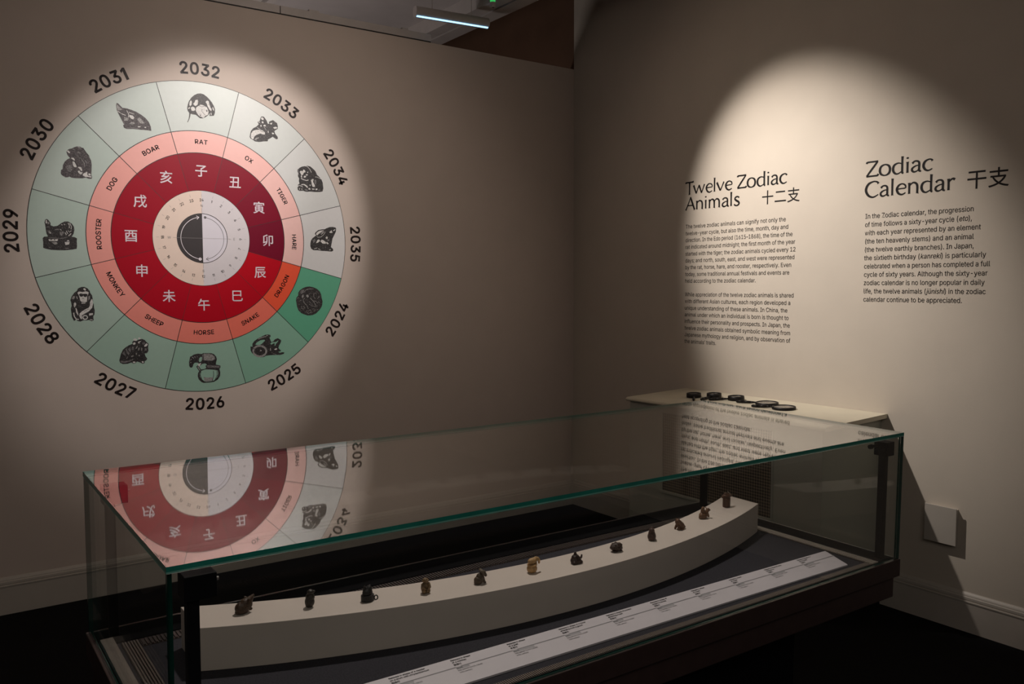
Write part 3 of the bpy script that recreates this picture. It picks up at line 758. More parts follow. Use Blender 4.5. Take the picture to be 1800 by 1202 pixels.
arrow(mba, 188, 352, 0.0026, 0.007)
mba.build('white_arrow', MKAN, night)
mbb = MB()
arrow(mbb, 8, 172, 0.0018, 0.0058)
mbb.line(arcpts(RB - 0.0015, 0, 180), 0.003, -0.0021)
mbb.build('black_arrow', MLINE, day)
mbc = MB()
mbc.line([(-0.149, 0.0), (0.149, 0.0)], 0.0012, -0.0022)
mbc.line([(0.0, 0.131), (0.0, 0.158)], 0.0010, -0.0022)
mbc.line([(0.0, -0.158), (0.0, -0.131)], 0.0010, -0.0022)
for s, x, y in (('N', 0, 0.171), ('S', 0, -0.171), ('E', 0.166, 0), ('W', -0.168, 0)):
    put_text(mbc, s, x, y - 0.0065, 0.0130, -0.0022, align='c')
mbc.build('compass_letters', MGREYL, wheel)
for h in range(1, 25):
    a = 15 * h
    outward = not (100 < a < 262)
    mbh, mbtk = MB(), MB()
    arc_text(mbh, str(h), 0.2005, a, 0.0138, -0.0015, outward, track=0.6, off=0.03)
    t = R(a)
    mbtk.line([(0.218 * math.sin(t), 0.218 * math.cos(t)), (0.2315 * math.sin(t), 0.2315 * math.cos(t))], 0.0010, -0.0015)
    half = dr if h < 12 else dial
    mbh.build('hour_numeral', MINK, half)
    mbtk.build('hour_tick', MGREYL, half)

# ------------------------------------------------------------------ the two wall texts on the right wall
P1 = ['The twelve zodiac animals can signify not only the', 'twelve-year cycle, but also the time, month, day and', 'direction. In the Edo period (1615–1868), the time of the', 'rat indicated around midnight; the first month of the year', 'started with the tiger; the zodiac animals cycled every 12', 'days; and north, south, east, and west were represented', 'by the rat, horse, hare, and rooster, respectively. Even', 'today, some traditional annual festivals and events are', 'held according to the zodiac calendar.']
W1 = [1.7631, 1.779, 1.8065, 1.8243, 1.8263, 1.8208, 1.8015, 1.7907, 1.5724]
P2 = ['While appreciation of the twelve zodiac animals is shared', 'with different Asian cultures, each region developed a', 'unique understanding of these animals. In China, the', 'animal under which an individual is born is thought to', 'influence their personality and prospects. In Japan, the', 'twelve zodiac animals obtained symbolic meaning from', 'Japanese mythology and religion, and by observation of', 'the animals’ traits.']
W2 = [1.8199, 1.8006, 1.7832, 1.7916, 1.80, 1.803, 1.805, 1.2957]
Q1 = [[('In the Zodiac calendar, the progression', 0)], [('of time follows a sixty-year cycle (', 0), ('eto', 1), ('),', 0)], [('with each year represented by an element', 0)], [('(the ten heavenly stems) and an animal', 0)], [('(the twelve earthly branches). In Japan,', 0)], [('the sixtieth birthday (', 0), ('kanreki', 1), (') is particularly', 0)], [('celebrated when a person has completed a full', 0)], [('cycle of sixty years. Although the sixty-year', 0)], [('zodiac calendar is no longer popular in daily', 0)], [('life, the twelve animals (', 0), ('jūnishi', 1), (') in the zodiac', 0)], [('calendar continue to be appreciated.', 0)]]
WQ = [2.7413, 2.7348, 2.7729, 2.744, 2.7464, 2.799, 2.8169, 2.8075, 2.7968, 2.8029, 2.7023]
TD = -0.0006

t1 = empty('wall_text', (0, -1.05, 0), (0, 0, R(-90)))
tag(t1, 'black wall text headed Twelve Zodiac Animals, two paragraphs, on the right wall', 'wall text')
m_ = MB()
heading(m_, 'Twelve Zodiac', -0.004, 2.0870, 0.0740, 0.722, TD)
heading(m_, 'Animals', 0.0, 1.9950, 0.0740, 0.408, TD)
m_.build('heading', MINK, t1)
m_ = MB()
for k, ch in enumerate('十二支'):
    put_kanji(m_, ch, 0.593 + 0.0825 * k, 2.0205, 0.0715, TD, off=0.012)
m_.build('kanji_heading', MINK, t1)
m_ = MB()
for k, s in enumerate(P1):
    put_text(m_, s, 0.0015, 1.8868 - 0.04035 * k, 0.0228, TD, width=W1[k] - 1.0515, off=0.018)
m_.build('paragraph', MINK, t1)
m_ = MB()
for k, s in enumerate(P2):
    put_text(m_, s, 0.0005, 1.4830 - 0.0401 * k, 0.0228, TD, width=W2[k] - 1.0505, off=0.018)
m_.build('paragraph', MINK, t1)

t2 = empty('wall_text', (0, -2.222, 0), (0, 0, R(-90)))
tag(t2, 'black wall text headed Zodiac Calendar, one paragraph, on the right wall', 'wall text')
m_ = MB()
heading(m_, 'Zodiac', -0.002, 2.0680, 0.0745, 0.333, TD)
heading(m_, 'Calendar', -0.006, 1.9700, 0.0745, 0.440, TD)
m_.build('heading', MINK, t2)
m_ = MB()
for k, ch in enumerate('干支'):
    put_kanji(m_, ch, 0.5265 + 0.0915 * k, 2.0045, 0.0790, TD, off=0.014)
m_.build('kanji_heading', MINK, t2)
m_ = MB()
for k, runs in enumerate(Q1):
    W = WQ[k] - 2.222
    # natural widths of the runs, then fitted to the line
    ws = []
    for s, it in runs:
        p = text2d('|' + s + '|', 'latin', 0.0, 4, 0.2 if it else 0.0)[0]
        b = text2d('||', 'latin', 0.0, 4, 0.2 if it else 0.0)[0]
        ws.append((max(q[0] for q in p) - min(q[0] for q in p)) - (max(q[0] for q in b) - min(q[0] for q in b)))
    kx = W / sum(ws)
    x = 0.0
    for (s, it), w in zip(runs, ws):
        p = text2d(s, 'latin', 0.0, 4, 0.2 if it else 0.0)[0]
        pw = max(q[0] for q in p) - min(q[0] for q in p)
        put_text(m_, s, x + min(q[0] for q in p) * kx, 1.8690 - 0.0402 * k, 0.0228, TD, width=pw * kx, off=0.018, shear=0.2 if it else 0.0)
        x += w * kx
m_.build('paragraph', MINK, t2)

# ------------------------------------------------------------------ radiator cover with its ledge
cab = empty('radiator_cover', (0, -1.7, 0))
tag(cab, 'white radiator cover with a perforated front and a wide ledge under the wall text', 'radiator cover')
SL = 0.0343                                    # the ledge slopes a little to the front


def lz(x):
    return 0.930 + SL * x


y0, y1 = -2.334 + 1.7, -1.078 + 1.7
gy0, gy1, gz0, gz1 = -2.06 + 1.7, -1.335 + 1.7, 0.425, 0.855
mb = MB()
vs = [(-0.47, y0, 0), (-0.47, y1, 0), (-0.47, y1, lz(-.47) - .020), (-0.47, y0, lz(-.47) - .020), (0, y0, 0), (0, y1, 0), (0, y1, lz(0) - .020), (0, y0, lz(0) - .020)]
mb.add(vs, [(0, 4, 7, 3), (1, 2, 6, 5), (2, 3, 7, 6), (0, 1, 5, 4), (4, 5, 6, 7)])
# front with an opening
o4 = [(-0.47, gy0, gz0), (-0.47, gy1, gz0), (-0.47, gy1, gz1), (-0.47, gy0, gz1)]
n = len(mb.v)
mb.add(o4, [])
mb.f += [(0, n, n + 1, 1)[::-1], (1, n + 1, n + 2, 2)[::-1], (2, n + 2, n + 3, 3)[::-1], (3, n + 3, n, 0)[::-1]]
mb.m += [0] * 4
mb.build('body', MCAB, cab)
MB().box(-0.462, -0.455, gy0 - .005, gy1 + .005, gz0 - .005, gz1 + .005).build('perforated_panel', MPERF, cab)
fr_ = MB()
fr_.box(-0.480, -0.466, gy0 - .012, gy1 + .012, gz0 - .012, gz0 + .002)
fr_.box(-0.474, -0.466, gy0 - .010, gy0 + .002, gz0, gz1)
fr_.box(-0.474, -0.466, gy1 - .002, gy1 + .010, gz0, gz1)
fr_.build('panel_frame', MCAB, cab, bevel=0.002)
ly0, ly1 = -2.364 + 1.7, -1.067 + 1.7
prof = [(-0.001, 0.0), (-0.480, 0.0), (-0.488, -0.0015), (-0.4935, -0.006), (-0.4955, -0.011), (-0.4935, -0.016), (-0.488, -0.0195), (-0.480, -0.021), (-0.001, -0.021)]
vs = [(x, y, lz(x) + d) for y in (ly0, ly1) for x, d in prof]
n = len(prof)
fs = [(i, (i + 1) % n, n + (i + 1) % n, n + i) for i in range(n)] + [tuple(range(n - 1, -1, -1)), tuple(range(n, 2 * n))]
mesh_obj('ledge', vs, fs, MLEDGE, cab)

# ------------------------------------------------------------------ magnifying glasses on the ledge
MAGS = [(-0.240, -1.350, 0.040, 0.024, (-0.74, -0.67), 'black magnifying glass nearest the corner end of the ledge'),
        (-0.168, -1.434, 0.040, 0.024, (-0.95, -0.20), 'black magnifying glass beside the one nearest the corner, touching its left rim'),
        (-0.160, -1.582, 0.0435, 0.023, (-0.78, 0.62), 'black magnifying glass alone in the middle of the row on the ledge'),
        (-0.168, -1.792, 0.058, 0.013, (-0.40, 0.92), 'wide thin black magnifying glass half behind the frontmost one'),
        (-0.222, -1.938, 0.058, 0.014, (-0.42, 0.91), 'wide thin black magnifying glass at the right end of the row')]
for x, y, r, h, d, lab in MAGS:
    mg = empty('magnifying_glass', (x, y, lz(x)), (0, -math.atan(SL), 0))
    tag(mg, lab, 'magnifying glass', 'magnifying glasses on the ledge')
    q = MB()
    q.lathe([(r, 0.0), (r + 0.001, h * 0.3), (r, h), (r - 0.004, h + 0.001), (r - 0.007, h * 0.8), (r - 0.007, 0.003), (r - 0.004, 0.0)], 40, closed=True)
    q.build('rim', MLOUPE, mg, smooth=True)
    q = MB()
    q.lathe([(r - 0.0062, h * 0.8), (r * 0.5, h * 0.8 + 0.0024), (0.0001, h * 0.8 + 0.003)], 40)
    q.lathe([(0.0001, h * 0.8 - 0.003), (r * 0.5, h * 0.8 - 0.0024), (r - 0.0062, h * 0.8)], 40)
    q.build('lens', MLENS, mg, smooth=True)
    dd = Vector((d[0], d[1], 0)).normalized()
    q = MB()
    a = dd * (r - 0.001)
    pr = [(0.0, 0.0045), (0.012, 0.005), (0.03, 0.0065), (0.07, 0.0075), (0.10, 0.007), (0.106, 0.004)]
    for (s0, w0), (s1, w1) in zip(pr, pr[1:]):
        q.tube(a + dd * s0 + Vector((0, 0, 0.0085)), a + dd * s1 + Vector((0, 0, 0.0085)), w0, w1, 12)
    q.build('handle', MLOUPE, mg, smooth=True)

# ------------------------------------------------------------------ blank cover plate low on the right wall
pl = empty('wall_box', (0, -2.6495, 0.376))
tag(pl, 'white square blank box on the right wall beside the glass case', 'electrical box')
MB().box(-0.026, 0.0, -0.066, 0.066, 0.004, 0.162).build('back_box', MBB, pl)
MB().box(-0.031, -0.026, -0.073, 0.073, 0.0, 0.170).build('cover', MBB, pl, bevel=0.0015)

# ------------------------------------------------------------------ ceiling lamps
lamp = empty('pendant_lamp', (-0.972, 0.016, 3.185), (0, 0, R(-6)))
tag(lamp, 'grey tubular lamp with a cool white light slit hanging under the ceiling', 'lamp')
seg = 24
prof = []
for k in range(seg):
    t = 2 * math.pi * k / seg
    prof.append((0.034 * math.cos(t), 0.034 * math.sin(t) + 0.034))
vs = [(x, p[0], p[1]) for x in (-0.25, 0.25) for p in prof]
fs = [(k, (k + 1) % seg, seg + (k + 1) % seg, seg + k)[::-1] for k in range(seg)] + [tuple(range(seg)), tuple(range(2 * seg - 1, seg - 1, -1))]
shell = mesh_obj('shell', vs, fs, MLAMP, lamp)
MB().box(-0.245, 0.243, -0.022, -0.012, 0.000, 0.0065).build('light_slit', MSTRIP, lamp)
for x in (-0.13, 0.14):
    MB().tube((x, 0.01, 0.066), (x, 0.01, 0.215), 0.0022, seg=8).build('rod', MLAMP, lamp)
gsp = empty('green_spot', (-0.845, -0.25, 3.235))
tag(gsp, 'small grey spot lamp with a green glowing collar beside the ceiling rail', 'lamp')
gq = MB()
gq.tube((0, 0, 0.0), (0, 0, 0.03), 0.016, 0.018, 20)
gq.build('nozzle', MLAMP, gsp)
MB().tube((0, -0.004, -0.001), (0, -0.004, 0.004), 0.008, seg=14).build('opening', MSLOT, gsp)
MB().tube((0, 0, 0.03), (0, 0, 0.075), 0.0165, seg=20).build('collar', MGREEN, gsp)
MB().tube((0, 0, 0.075), (0, 0, 0.166), 0.008, seg=12).build('stem', MLAMP, gsp)

# ------------------------------------------------------------------ the glass display case
CL, CD, ZT, ZD = 1.983, 0.7434, 1.1354, 0.7704
CT = R(-0.1687)
# the case stands very slightly out of true: its frame is turned and tipped by under one degree
CM = (Matrix.Translation((-3.52083339, -3.32015373, ZT))
      @ Matrix(((0.99999499, 0.00296138, 0.00111682), (-0.00294473, 0.99988862, -0.01463137), (-0.00116003, 0.01462801, 0.99989233))).to_4x4()
      @ Matrix.Translation((0, 0, -ZT)))
CROT = CM.to_euler()
case = empty('display_case', CM.translation, CROT)
tag(case, 'long low glass display case with a dark base in the foreground', 'display case')
MB().box(0.29, CL - 0.29, 0.13, CD - 0.13, -0.004, 0.6595).build('plinth', MBLACK, case)
MB().box(0.007, CL - 0.010, 0.007, CD - 0.007, 0.6595, 0.7165).build('lower_rail', MFRAME, case, bevel=0.002)
MB().box(0.03, CL - 0.03, 0.03, CD - 0.03, 0.7165, 0.7215).build('shadow_gap', MSLOT, case)
mb = MB()


def ring_box(mb, x0, x1, y0, y1, z0, z1, wx0, wx1, wy0, wy1, mi=0):
    mb.box(x0, x1, y0, y0 + wy0, z0, z1, mi)
    mb.box(x0, x1, y1 - wy1, y1, z0, z1, mi)
    mb.box(x0, x0 + wx0, y0 + wy0, y1 - wy1, z0, z1, mi)
    mb.box(x1 - wx1, x1, y0 + wy0, y1 - wy1, z0, z1, mi)


ring_box(mb, -0.004, CL + 0.002, -0.004, CD + 0.004, 0.7215, 0.7715, 0.012, 0.012, 0.012, 0.012)
mb.build('upper_rail', MFRAME, case, bevel=0.0015)
MB().box(0.008, CL - 0.010, 0.008, CD - 0.008, 0.7215, ZD).build('deck', MDECK, case)
inner = MB()
ring_box(inner, 0.0092, CL - 0.0102, 0.0092, CD - 0.0092, ZD, 0.7728, 0.003, 0.069, 0.002, 0.0865)
inner.build('inner_lip', MLIP, case)


def vent(x0, x1, y0, y1, along, pitch, ridge):
    mb = MB()
    mb.box(x0, x1, y0, y1, ZD, ZD + 0.0015, 1)
    if along == 'x':                       # ridges across the strip, stepping along x
        n = int((x1 - x0) / pitch)
        for k in range(n):
            a = x0 + (k + 0.25) * pitch
            mb.box(a, a + pitch * 0.55, y0 + 0.0015, y1 - 0.0015, ZD + 0.0015, ZD + 0.004)
    elif along == 'y':
        n = int((y1 - y0) / pitch)
        for k in range(n):
            a = y0 + (k + 0.25) * pitch
            mb.box(x0 + 0.0015, x1 - 0.0015, a, a + pitch * 0.55, ZD + 0.0015, ZD + 0.004)
    else:                                  # ridges running the length of the strip
        n = int((x1 - x0) / pitch)
        for k in range(n):
            a = x0 + (k + 0.25) * pitch
            mb.box(a, a + pitch * 0.55, y0 + 0.0015, y1 - 0.0015, ZD + 0.0015, ZD + 0.004)
    return mb.build('vent_strip', [ridge, MRIDGEBASE], case)


vent(0.085, CL - 0.115, 0.0118, 0.0320, 'x', 0.0050, MRIDGEM)
vent(0.085, CL - 0.115, 0.6020, 0.6400, 'x', 0.0082, MRIDGED)
vent(CL - 0.114, CL - 0.0800, 0.0118, 0.6400, 'y', 0.0064, MRIDGE)
vent(0.048, 0.083, 0.045, 0.640, 'l', 0.0057, MRIDGEM)
# pale strip inside the left end, built to stand for a reflection
MB().box(0.0135, 0.0385, 0.02, 0.675, ZD, 0.7765).build('end_reflection', MRIDGE, case)


def pane(name, x0, x1, y0, y1, z0, z1, thin):
    """glass plate: the two big faces are clear, the narrow edges green"""
    mb = MB()
    if thin == 'z':                        # the lid has a paler ground arris along its lower edge
        # refraction draws its two mirroring faces together, so the lower one sits high in the plate
        zc = z0 + 0.0026
        vs = [(x, y, z) for z in (z0, zc, z1, z1 - 0.0025) for x, y in ((x0, y0), (x1, y0), (x1, y1), (x0, y1))]
        mb.add(vs, [(15, 14, 13, 12), (8, 9, 10, 11)], 0)
        for k in range(4):
            j = (k + 1) % 4
            mb.add([], [])
            mb.f += [(k, j, 4 + j, 4 + k), (4 + k, 4 + j, 8 + j, 8 + k)]
            mb.m += [2, 1]
        return mb.build(name, [MGLASS, MEDGE, MCHAM], case)
    mb.box(x0, x1, y0, y1, z0, z1)
    big = {'y': (2, 3), 'x': (4, 5)}[thin]
    mb.m = [0 if k in big else 1 for k in range(6)]
    return mb.build(name, [MGLASS, MEDGED], case)


ZP = 0.7715
pane('glass_lid', 0.0, CL, 0.0, CD, 1.1249, ZT, 'z')
pane('glass_pane', 0.001, CL - 0.001, 0.0, 0.009, ZP, 1.1242, 'y')
pane('glass_pane', 0.001, CL - 0.001, CD - 0.009, CD, ZP, 1.1242, 'y')
pane('glass_pane', 0.001, 0.010, 0.0095, CD - 0.0095, ZP, 1.1242, 'x')
pane('glass_pane', CL - 0.010, CL - 0.001, 0.0095, CD - 0.0095, ZP, 1.1242, 'x')
for sx in (0, 1):
    for sy in (0, 1):
        px = 0.044 if sx == 0 else CL - 0.043
        py = 0.034 if sy == 0 else CD - 0.048
        post = MB().box(px - 0.0095, px + 0.0095, py - 0.0095, py + 0.0095, ZD, 1.074).build('post', MBLACK, case, bevel=0.001)
        b0, b1 = (px - 0.0150, px + 0.0345) if sx == 0 else (px - 0.013, px + 0.0245)
        MB().box(b0, b1, py - 0.018, py + 0.022, 1.0690, 1.1085).build('clamp_block', MBLACK, post, bevel=0.0015)
        if sx == 0:
            MB().tube((b1, py, 1.092), (b1 + 0.0070, py, 1.092), 0.003, None, 12).build('screw', MSCREW, post)
        else:
            for dy, dz in ((-0.009, 0.018), (0.011, 0.028)):
                q = MB().tube((b0, py + dy, 1.069 + dz), (b0 - 0.030, py + dy, 1.069 + dz), 0.0042, None, 12)
                q.tube((b0 - 0.030, py + dy, 1.069 + dz), (b0 - 0.040, py + dy, 1.069 + dz), 0.0068, 0.006, 14)
                q.build('thumb_screw', MBLACK, post)

# everything that rests in the case is placed in the case's own frame
def in_case(u, v, z):
    return CM @ Vector((u, v, z))


# curved white riser
AC, AV, RF, RBK = 1.0256, 2.4202, 2.1876, 2.0649
ZR = 0.8604
riser = []
fsr = []
NS = 56
U0, U1 = 0.1515, 1.858
for z in (ZD + 0.0002, ZR):
    for rad in (RF, RBK):
        for k in range(NS + 1):
            u = U0 + (U1 - U0) * k / NS
            riser.append((u, AV - math.sqrt(rad ** 2 - (u - AC) ** 2), z - ZD))
n = NS + 1
for k in range(NS):
    fsr.append((k, k + 1, 2 * n + k + 1, 2 * n + k))
    fsr.append((n + k, 3 * n + k, 3 * n + k + 1, n + k + 1))
    fsr.append((2 * n + k, 2 * n + k + 1, 3 * n + k + 1, 3 * n + k))
    fsr.append((k, n + k, n + k + 1, k + 1))
fsr.append((0, 2 * n, 3 * n, n))
fsr.append((NS, n + NS, 3 * n + NS, 2 * n + NS))
ro = mesh_obj('curved_riser', riser, fsr, MRISER)
ro.location = in_case(0, 0, ZD)
ro.rotation_euler = CROT
bv = ro.modifiers.new('bevel', 'BEVEL')
bv.width = 0.0012
bv.segments = 2
bv.limit_method = 'ANGLE'
bv.angle_limit = R(50)
tag(ro, 'long curved white riser block holding the row of carvings inside the glass case', 'display riser')

# slanted label board
LB_U0, LB_U1 = 0.130, 1.806
brot = math.atan2(0.119 - 0.137, 1.805 - 0.382)
tilt = math.atan2(0.019, 0.073)
bl = empty('label_board', in_case(LB_U0, 0.0675, ZD + 0.0004), (CM @ Matrix.Rotation(brot, 4, 'Z')).to_euler())
tag(bl, 'long white slanted label board with twelve captions in front of the riser', 'label board')
LW, LD = LB_U1 - LB_U0, 0.0755
ct_, st_ = math.cos(tilt), math.sin(tilt)
vs = []
for x in (0, LW):
    vs += [(x, 0, 0), (x, LD * ct_, 0), (x, LD * ct_, 0.004 + LD * st_), (x, 0, 0.004)]
board = mesh_obj('board', vs, [(0, 3, 2, 1), (4, 5, 6, 7), (0, 4, 7, 3), (3, 7, 6, 2), (2, 6, 5, 1), (0, 1, 5, 4)], MCARD, bl)
TIT = [('Netsuke in shape', 'of a boar', '猪根付', 'Wood'), ('Netsuke in shape', 'of a dog', '犬根付', 'Wood'), ('Netsuke in shape of a rooster', 'on a drum with chrysanthemum', '鶏根付', 'Wood'), ('Netsuke in shape', 'of a monkey', '猿根付', 'Wood'), ('Netsuke in shape', 'of a goat', '羊根付', 'Wood'), ('Netsuke in shape of a horse', 'emerging from a gourd', '馬根付', 'Ivory'), ('Netsuke in shape of a snake', 'attacking a toad', '蛇根付', 'Wood'), ('Netsuke in shape of', 'dragon in clouds', '竜根付', 'Wood'), ('Netsuke in shape', 'of a hare', '兎根付', 'Wood'), ('Netsuke in shape', 'of a tiger', '虎根付', 'Wood'), ('Netsuke in shape of a boy', 'riding an ox', '牛根付', 'Wood'), ('Netsuke in shape of a', 'rat on a post', '鼠根付', 'Wood')]


def on_board(mb):
    """lay text built in the x-z plane onto the slanted board"""
    mb.v = [(x, (LD + z) * ct_ - (-y) * st_, 0.004 + (LD + z) * st_ + (-y) * ct_) for x, y, z in mb.v]
    return mb


mrule = MB()
xs = [0.024 + 0.1380 * k for k in range(12)]
for k in range(12):
    mrule.poly([(xs[k] + 0.012, -0.0285), (xs[k] + 0.1380, -0.0285), (xs[k] + 0.1380, -0.0262), (xs[k] + 0.012, -0.0262)], -0.0003)
on_board(mrule).build('grey_rule', MCARDRULE, bl)
for k in range(12):
    x = xs[k]
    m_ = MB()
    a, b, kj, mt = TIT[k]
    put_text(m_, a, x, -0.0080, 0.0042, -0.0004, off=0.06, res=2)
    put_text(m_, b, x, -0.0146, 0.0042, -0.0004, off=0.06, res=2)
    for j, ch in enumerate(kj):
        put_kanji(m_, ch, x + 0.0025 + 0.0060 * j, -0.0202, 0.0053, -0.0004, off=0.03)
    put_text(m_, mt, x, -0.0325, 0.0036, -0.0004, res=2)
    put_text(m_, 'Edo period (1615–1868)', x, -0.0392, 0.0036, -0.0004, res=2)
    put_text(m_, '19th century', x, -0.0458, 0.0036, -0.0004, res=2)
    mk = MB()
    gw = 0.030 + 0.012 * ((k * 5) % 3)
    mk.poly([(x, -0.0340), (x + gw, -0.0340), (x + gw, -0.0268), (x, -0.0268)], -0.0002)
    cap_o = on_board(m_).build('caption', MINK, bl)
    on_board(mk).build('grey_band', MCARDBAND, cap_o)

# ------------------------------------------------------------------ the twelve carved netsuke on the riser


def carve(name, prims, m, parent, voxel=0.9, smooth_it=4):
    """merge rounded lumps (millimetres) into one carved surface"""
    bm = bmesh.new()

    def ball(c, r, roty=0.0):
        mx = Matrix.Translation(c) @ Matrix.Rotation(R(roty), 4, 'Y') @ Matrix.Diagonal((*r, 1))
        bmesh.ops.create_icosphere(bm, subdivisions=3, radius=1.0, matrix=mx)

    for p in prims:
        if p[0] == 'e':
            ball(p[1:4], p[4:7], p[7] if len(p) > 7 else 0)
        elif p[0] == 'c':
            a, b = Vector(p[1:4]), Vector(p[5:8])
            r0, r1 = p[4], p[8]
            nst = max(3, int((b - a).length / (0.45 * min(r0, r1))) + 1)
            for k in range(nst + 1):
                t = k / nst
                q = a.lerp(b, t)
                r = r0 + (r1 - r0) * t
                ball(q, (r, r, r))
        elif p[0] == 'y':                       # upright drum: cx, cy, z0, z1, rx, ry
            mx = Matrix.Translation((p[1], p[2], (p[3] + p[4]) / 2)) @ Matrix.Diagonal((p[5], p[6], p[4] - p[3], 1))
            bmesh.ops.create_cone(bm, cap_ends=True, segments=40, radius1=1, radius2=1, depth=1, matrix=mx)
    me = bpy.data.meshes.new(name)
    bm.to_mesh(me)
    bm.free()
    tmp = bpy.data.objects.new(name, me)
    COL.objects.link(tmp)
    rm = tmp.modifiers.new('remesh', 'REMESH')
    rm.mode = 'VOXEL'
    rm.voxel_size = voxel
    sm = tmp.modifiers.new('smooth', 'SMOOTH')
    sm.iterations = smooth_it
    sm.factor = 0.5
    dg = bpy.context.evaluated_depsgraph_get()
    dg.update()
    res = bpy.data.meshes.new_from_object(tmp.evaluated_get(dg))
    bpy.data.objects.remove(tmp)
    bpy.data.meshes.remove(me)
    res.name = name
    zmin = 0.0
    for v in res.vertices:
        v.co = Vector((v.co.x, v.co.y, max(v.co.z, zmin))) * 0.0011
    res.materials.clear()
    res.materials.append(m)
    res.polygons.foreach_set('use_smooth', [True] * len(res.polygons))
    o = bpy.data.objects.new(name, res)
    COL.objects.link(o)
    o.parent = parent
    return o


def torus(name, c, r, w, axis, m, parent):
    mb = MB()
    mb.lathe([(r + w * math.cos(2 * math.pi * k / 10), w * math.sin(2 * math.pi * k / 10)) for k in range(10)], 28, closed=True)
    q = Vector(axis).to_track_quat('Z', 'Y')
    mb.v = [tuple((Vector(c) + q @ Vector(v)) * 0.0011) for v in mb.v]
    return mb.build(name, m, parent, smooth=True)


def wood(name, c, vary=0.45):
    return mat(name, c, 0.42, vary=vary, scale=220, bump=0.7, bscale=420)


def netsuke(u, v, label, rot=0.0):
    o = empty('netsuke', in_case(u, v, ZR + 0.0002), (CROT.x, CROT.y, CROT.z + R(rot)))
    tag(o, label, 'carving', 'carved netsuke in a row on the curved riser')
    return o


# boar
e = netsuke(0.2535, 0.4413, 'dark brown carving of a boar lifting its snout, leftmost on the riser', 6)
w_ = wood('dark_brown_wood', (0.052, 0.026, 0.012))
carve('body', [('e', -4, 0, 11, 15, 11, 12, 0), ('e', 3, 0, 16, 13, 10, 12, 25), ('e', 8, 0, 21, 8, 7.5, 8), ('c', 10, 0, 23, 6.5, 18, 0, 30, 2.6), ('e', -6, 0, 4, 13, 10, 5)], w_, e)
carve('foot', [('e', 10, -4, 6.5, 4.5, 3.5, 3), ('e', 10, 4, 6.5, 4.5, 3.5, 3)], w_, e)
carve('ear', [('c', 7, -5, 26, 2.2, 4, -8, 28, 1.6), ('c', 7, 5, 26, 2.2, 4, 8, 28, 1.6)], w_, e)
# dog
e = netsuke(0.3778, 0.3934, 'small dark carving of a dog curled upright, second from the left end')
w_ = wood('blackened_wood', (0.034, 0.026, 0.020))
carve('body', [('e', 0, 0, 11, 9.5, 9, 12), ('e', 1, 0, 20, 9, 8.5, 9), ('e', -1, 1, 4, 7, 7, 5)], w_, e)
carve('head', [('e', 1, -1, 30, 6.5, 6, 5.5), ('c', 3, -2, 29, 4, 8, -3, 31, 2.4), ('c', -3, -1, 33, 1.8, -4, -1, 30, 1.8), ('c', 3, 2, 33, 1.8, 5, 3, 30, 1.8)], w_, e)
# rooster
e = netsuke(0.4950, 0.3560, 'black carving of a rooster sitting on a drum with a small ring at its side')
w_ = wood('black_wood', (0.012, 0.010, 0.010))
carve('drum', [('y', 0, 0, 0, 13, 13.5, 10.5), ('e', 0, 0, 12, 12.5, 10, 3)], w_, e)
carve('bird', [('e', 0, 0, 17, 10.5, 8.5, 9), ('e', 3, 0, 24, 7, 6, 7), ('c', -6, 0, 22, 4, -6, 0, 29, 2.6), ('c', 4, 0, 28, 3.4, 5.5, 0, 31, 1.6)], w_, e)
torus('ring', (17, -3, 4.2), 4.2, 1.2, (0.2, -1, 0.25), w_, e)
# monkey
e = netsuke(0.6220, 0.3257, 'amber and brown carving of a squatting monkey with folded arms')
w_ = wood('amber_boxwood', (0.20, 0.125, 0.06), 0.6)
carve('body', [('e', 0, 1, 11, 9, 8, 12), ('e', -5, -3, 5, 4.5, 5, 6), ('e', 5, -3, 5, 4.5, 5, 6), ('e', 0, 0, 3, 8, 7, 4)], w_, e)
carve('head', [('e', 0, -1, 26, 6.4, 6, 6), ('e', 0, -6, 24.5, 3.4, 3, 3), ('e', -6.3, 0, 26, 1.6, 1.4, 2.4), ('e', 6.3, 0, 26, 1.6, 1.4, 2.4)], w_, e)
carve('arm', [('c', -7.5, -1, 19, 2.8, -7, -6, 12, 2.4), ('c', -7, -6, 12, 2.4, 2, -9, 9, 2.0)], w_, e)
carve('arm', [('c', 7.5, -1, 19, 2.8, 7.5, -6, 13, 2.4), ('c', 7.5, -6, 13, 2.4, -1, -9, 6, 2.0)], w_, e)
# sheep
e = netsuke(0.7564, 0.3060, 'grey brown carving of a seated sheep turning its head to the right')
w_ = wood('grey_brown_wood', (0.085, 0.060, 0.038))
carve('body', [('e', -5, 0, 8, 10.5, 8.5, 9), ('e', -1, 0, 13, 9, 8, 10), ('e', -7, 0, 3, 8.5, 8.5, 4), ('c', 3, -3, 14, 4, 7, -4, 3, 2.8), ('c', 3, 3, 14, 4, 6, 4, 3, 2.8), ('e', 8.5, -4, 2, 3.2, 2.6, 2.2)], w_, e)
carve('head', [('e', 5, -1, 22, 7, 5.8, 6), ('c', 8, -2, 21, 4.2, 11, -3, 16, 3.0)], w_, e)
carve('horn', [('c', 0, -4, 27, 2.4, 3, -6, 23, 2.0), ('c', 1, 3, 28, 3.0, 4, 4, 25, 2.4), ('e', 1, 0, 28, 4, 4, 3)], wood('pale_horn', (0.15, 0.12, 0.085)), e)
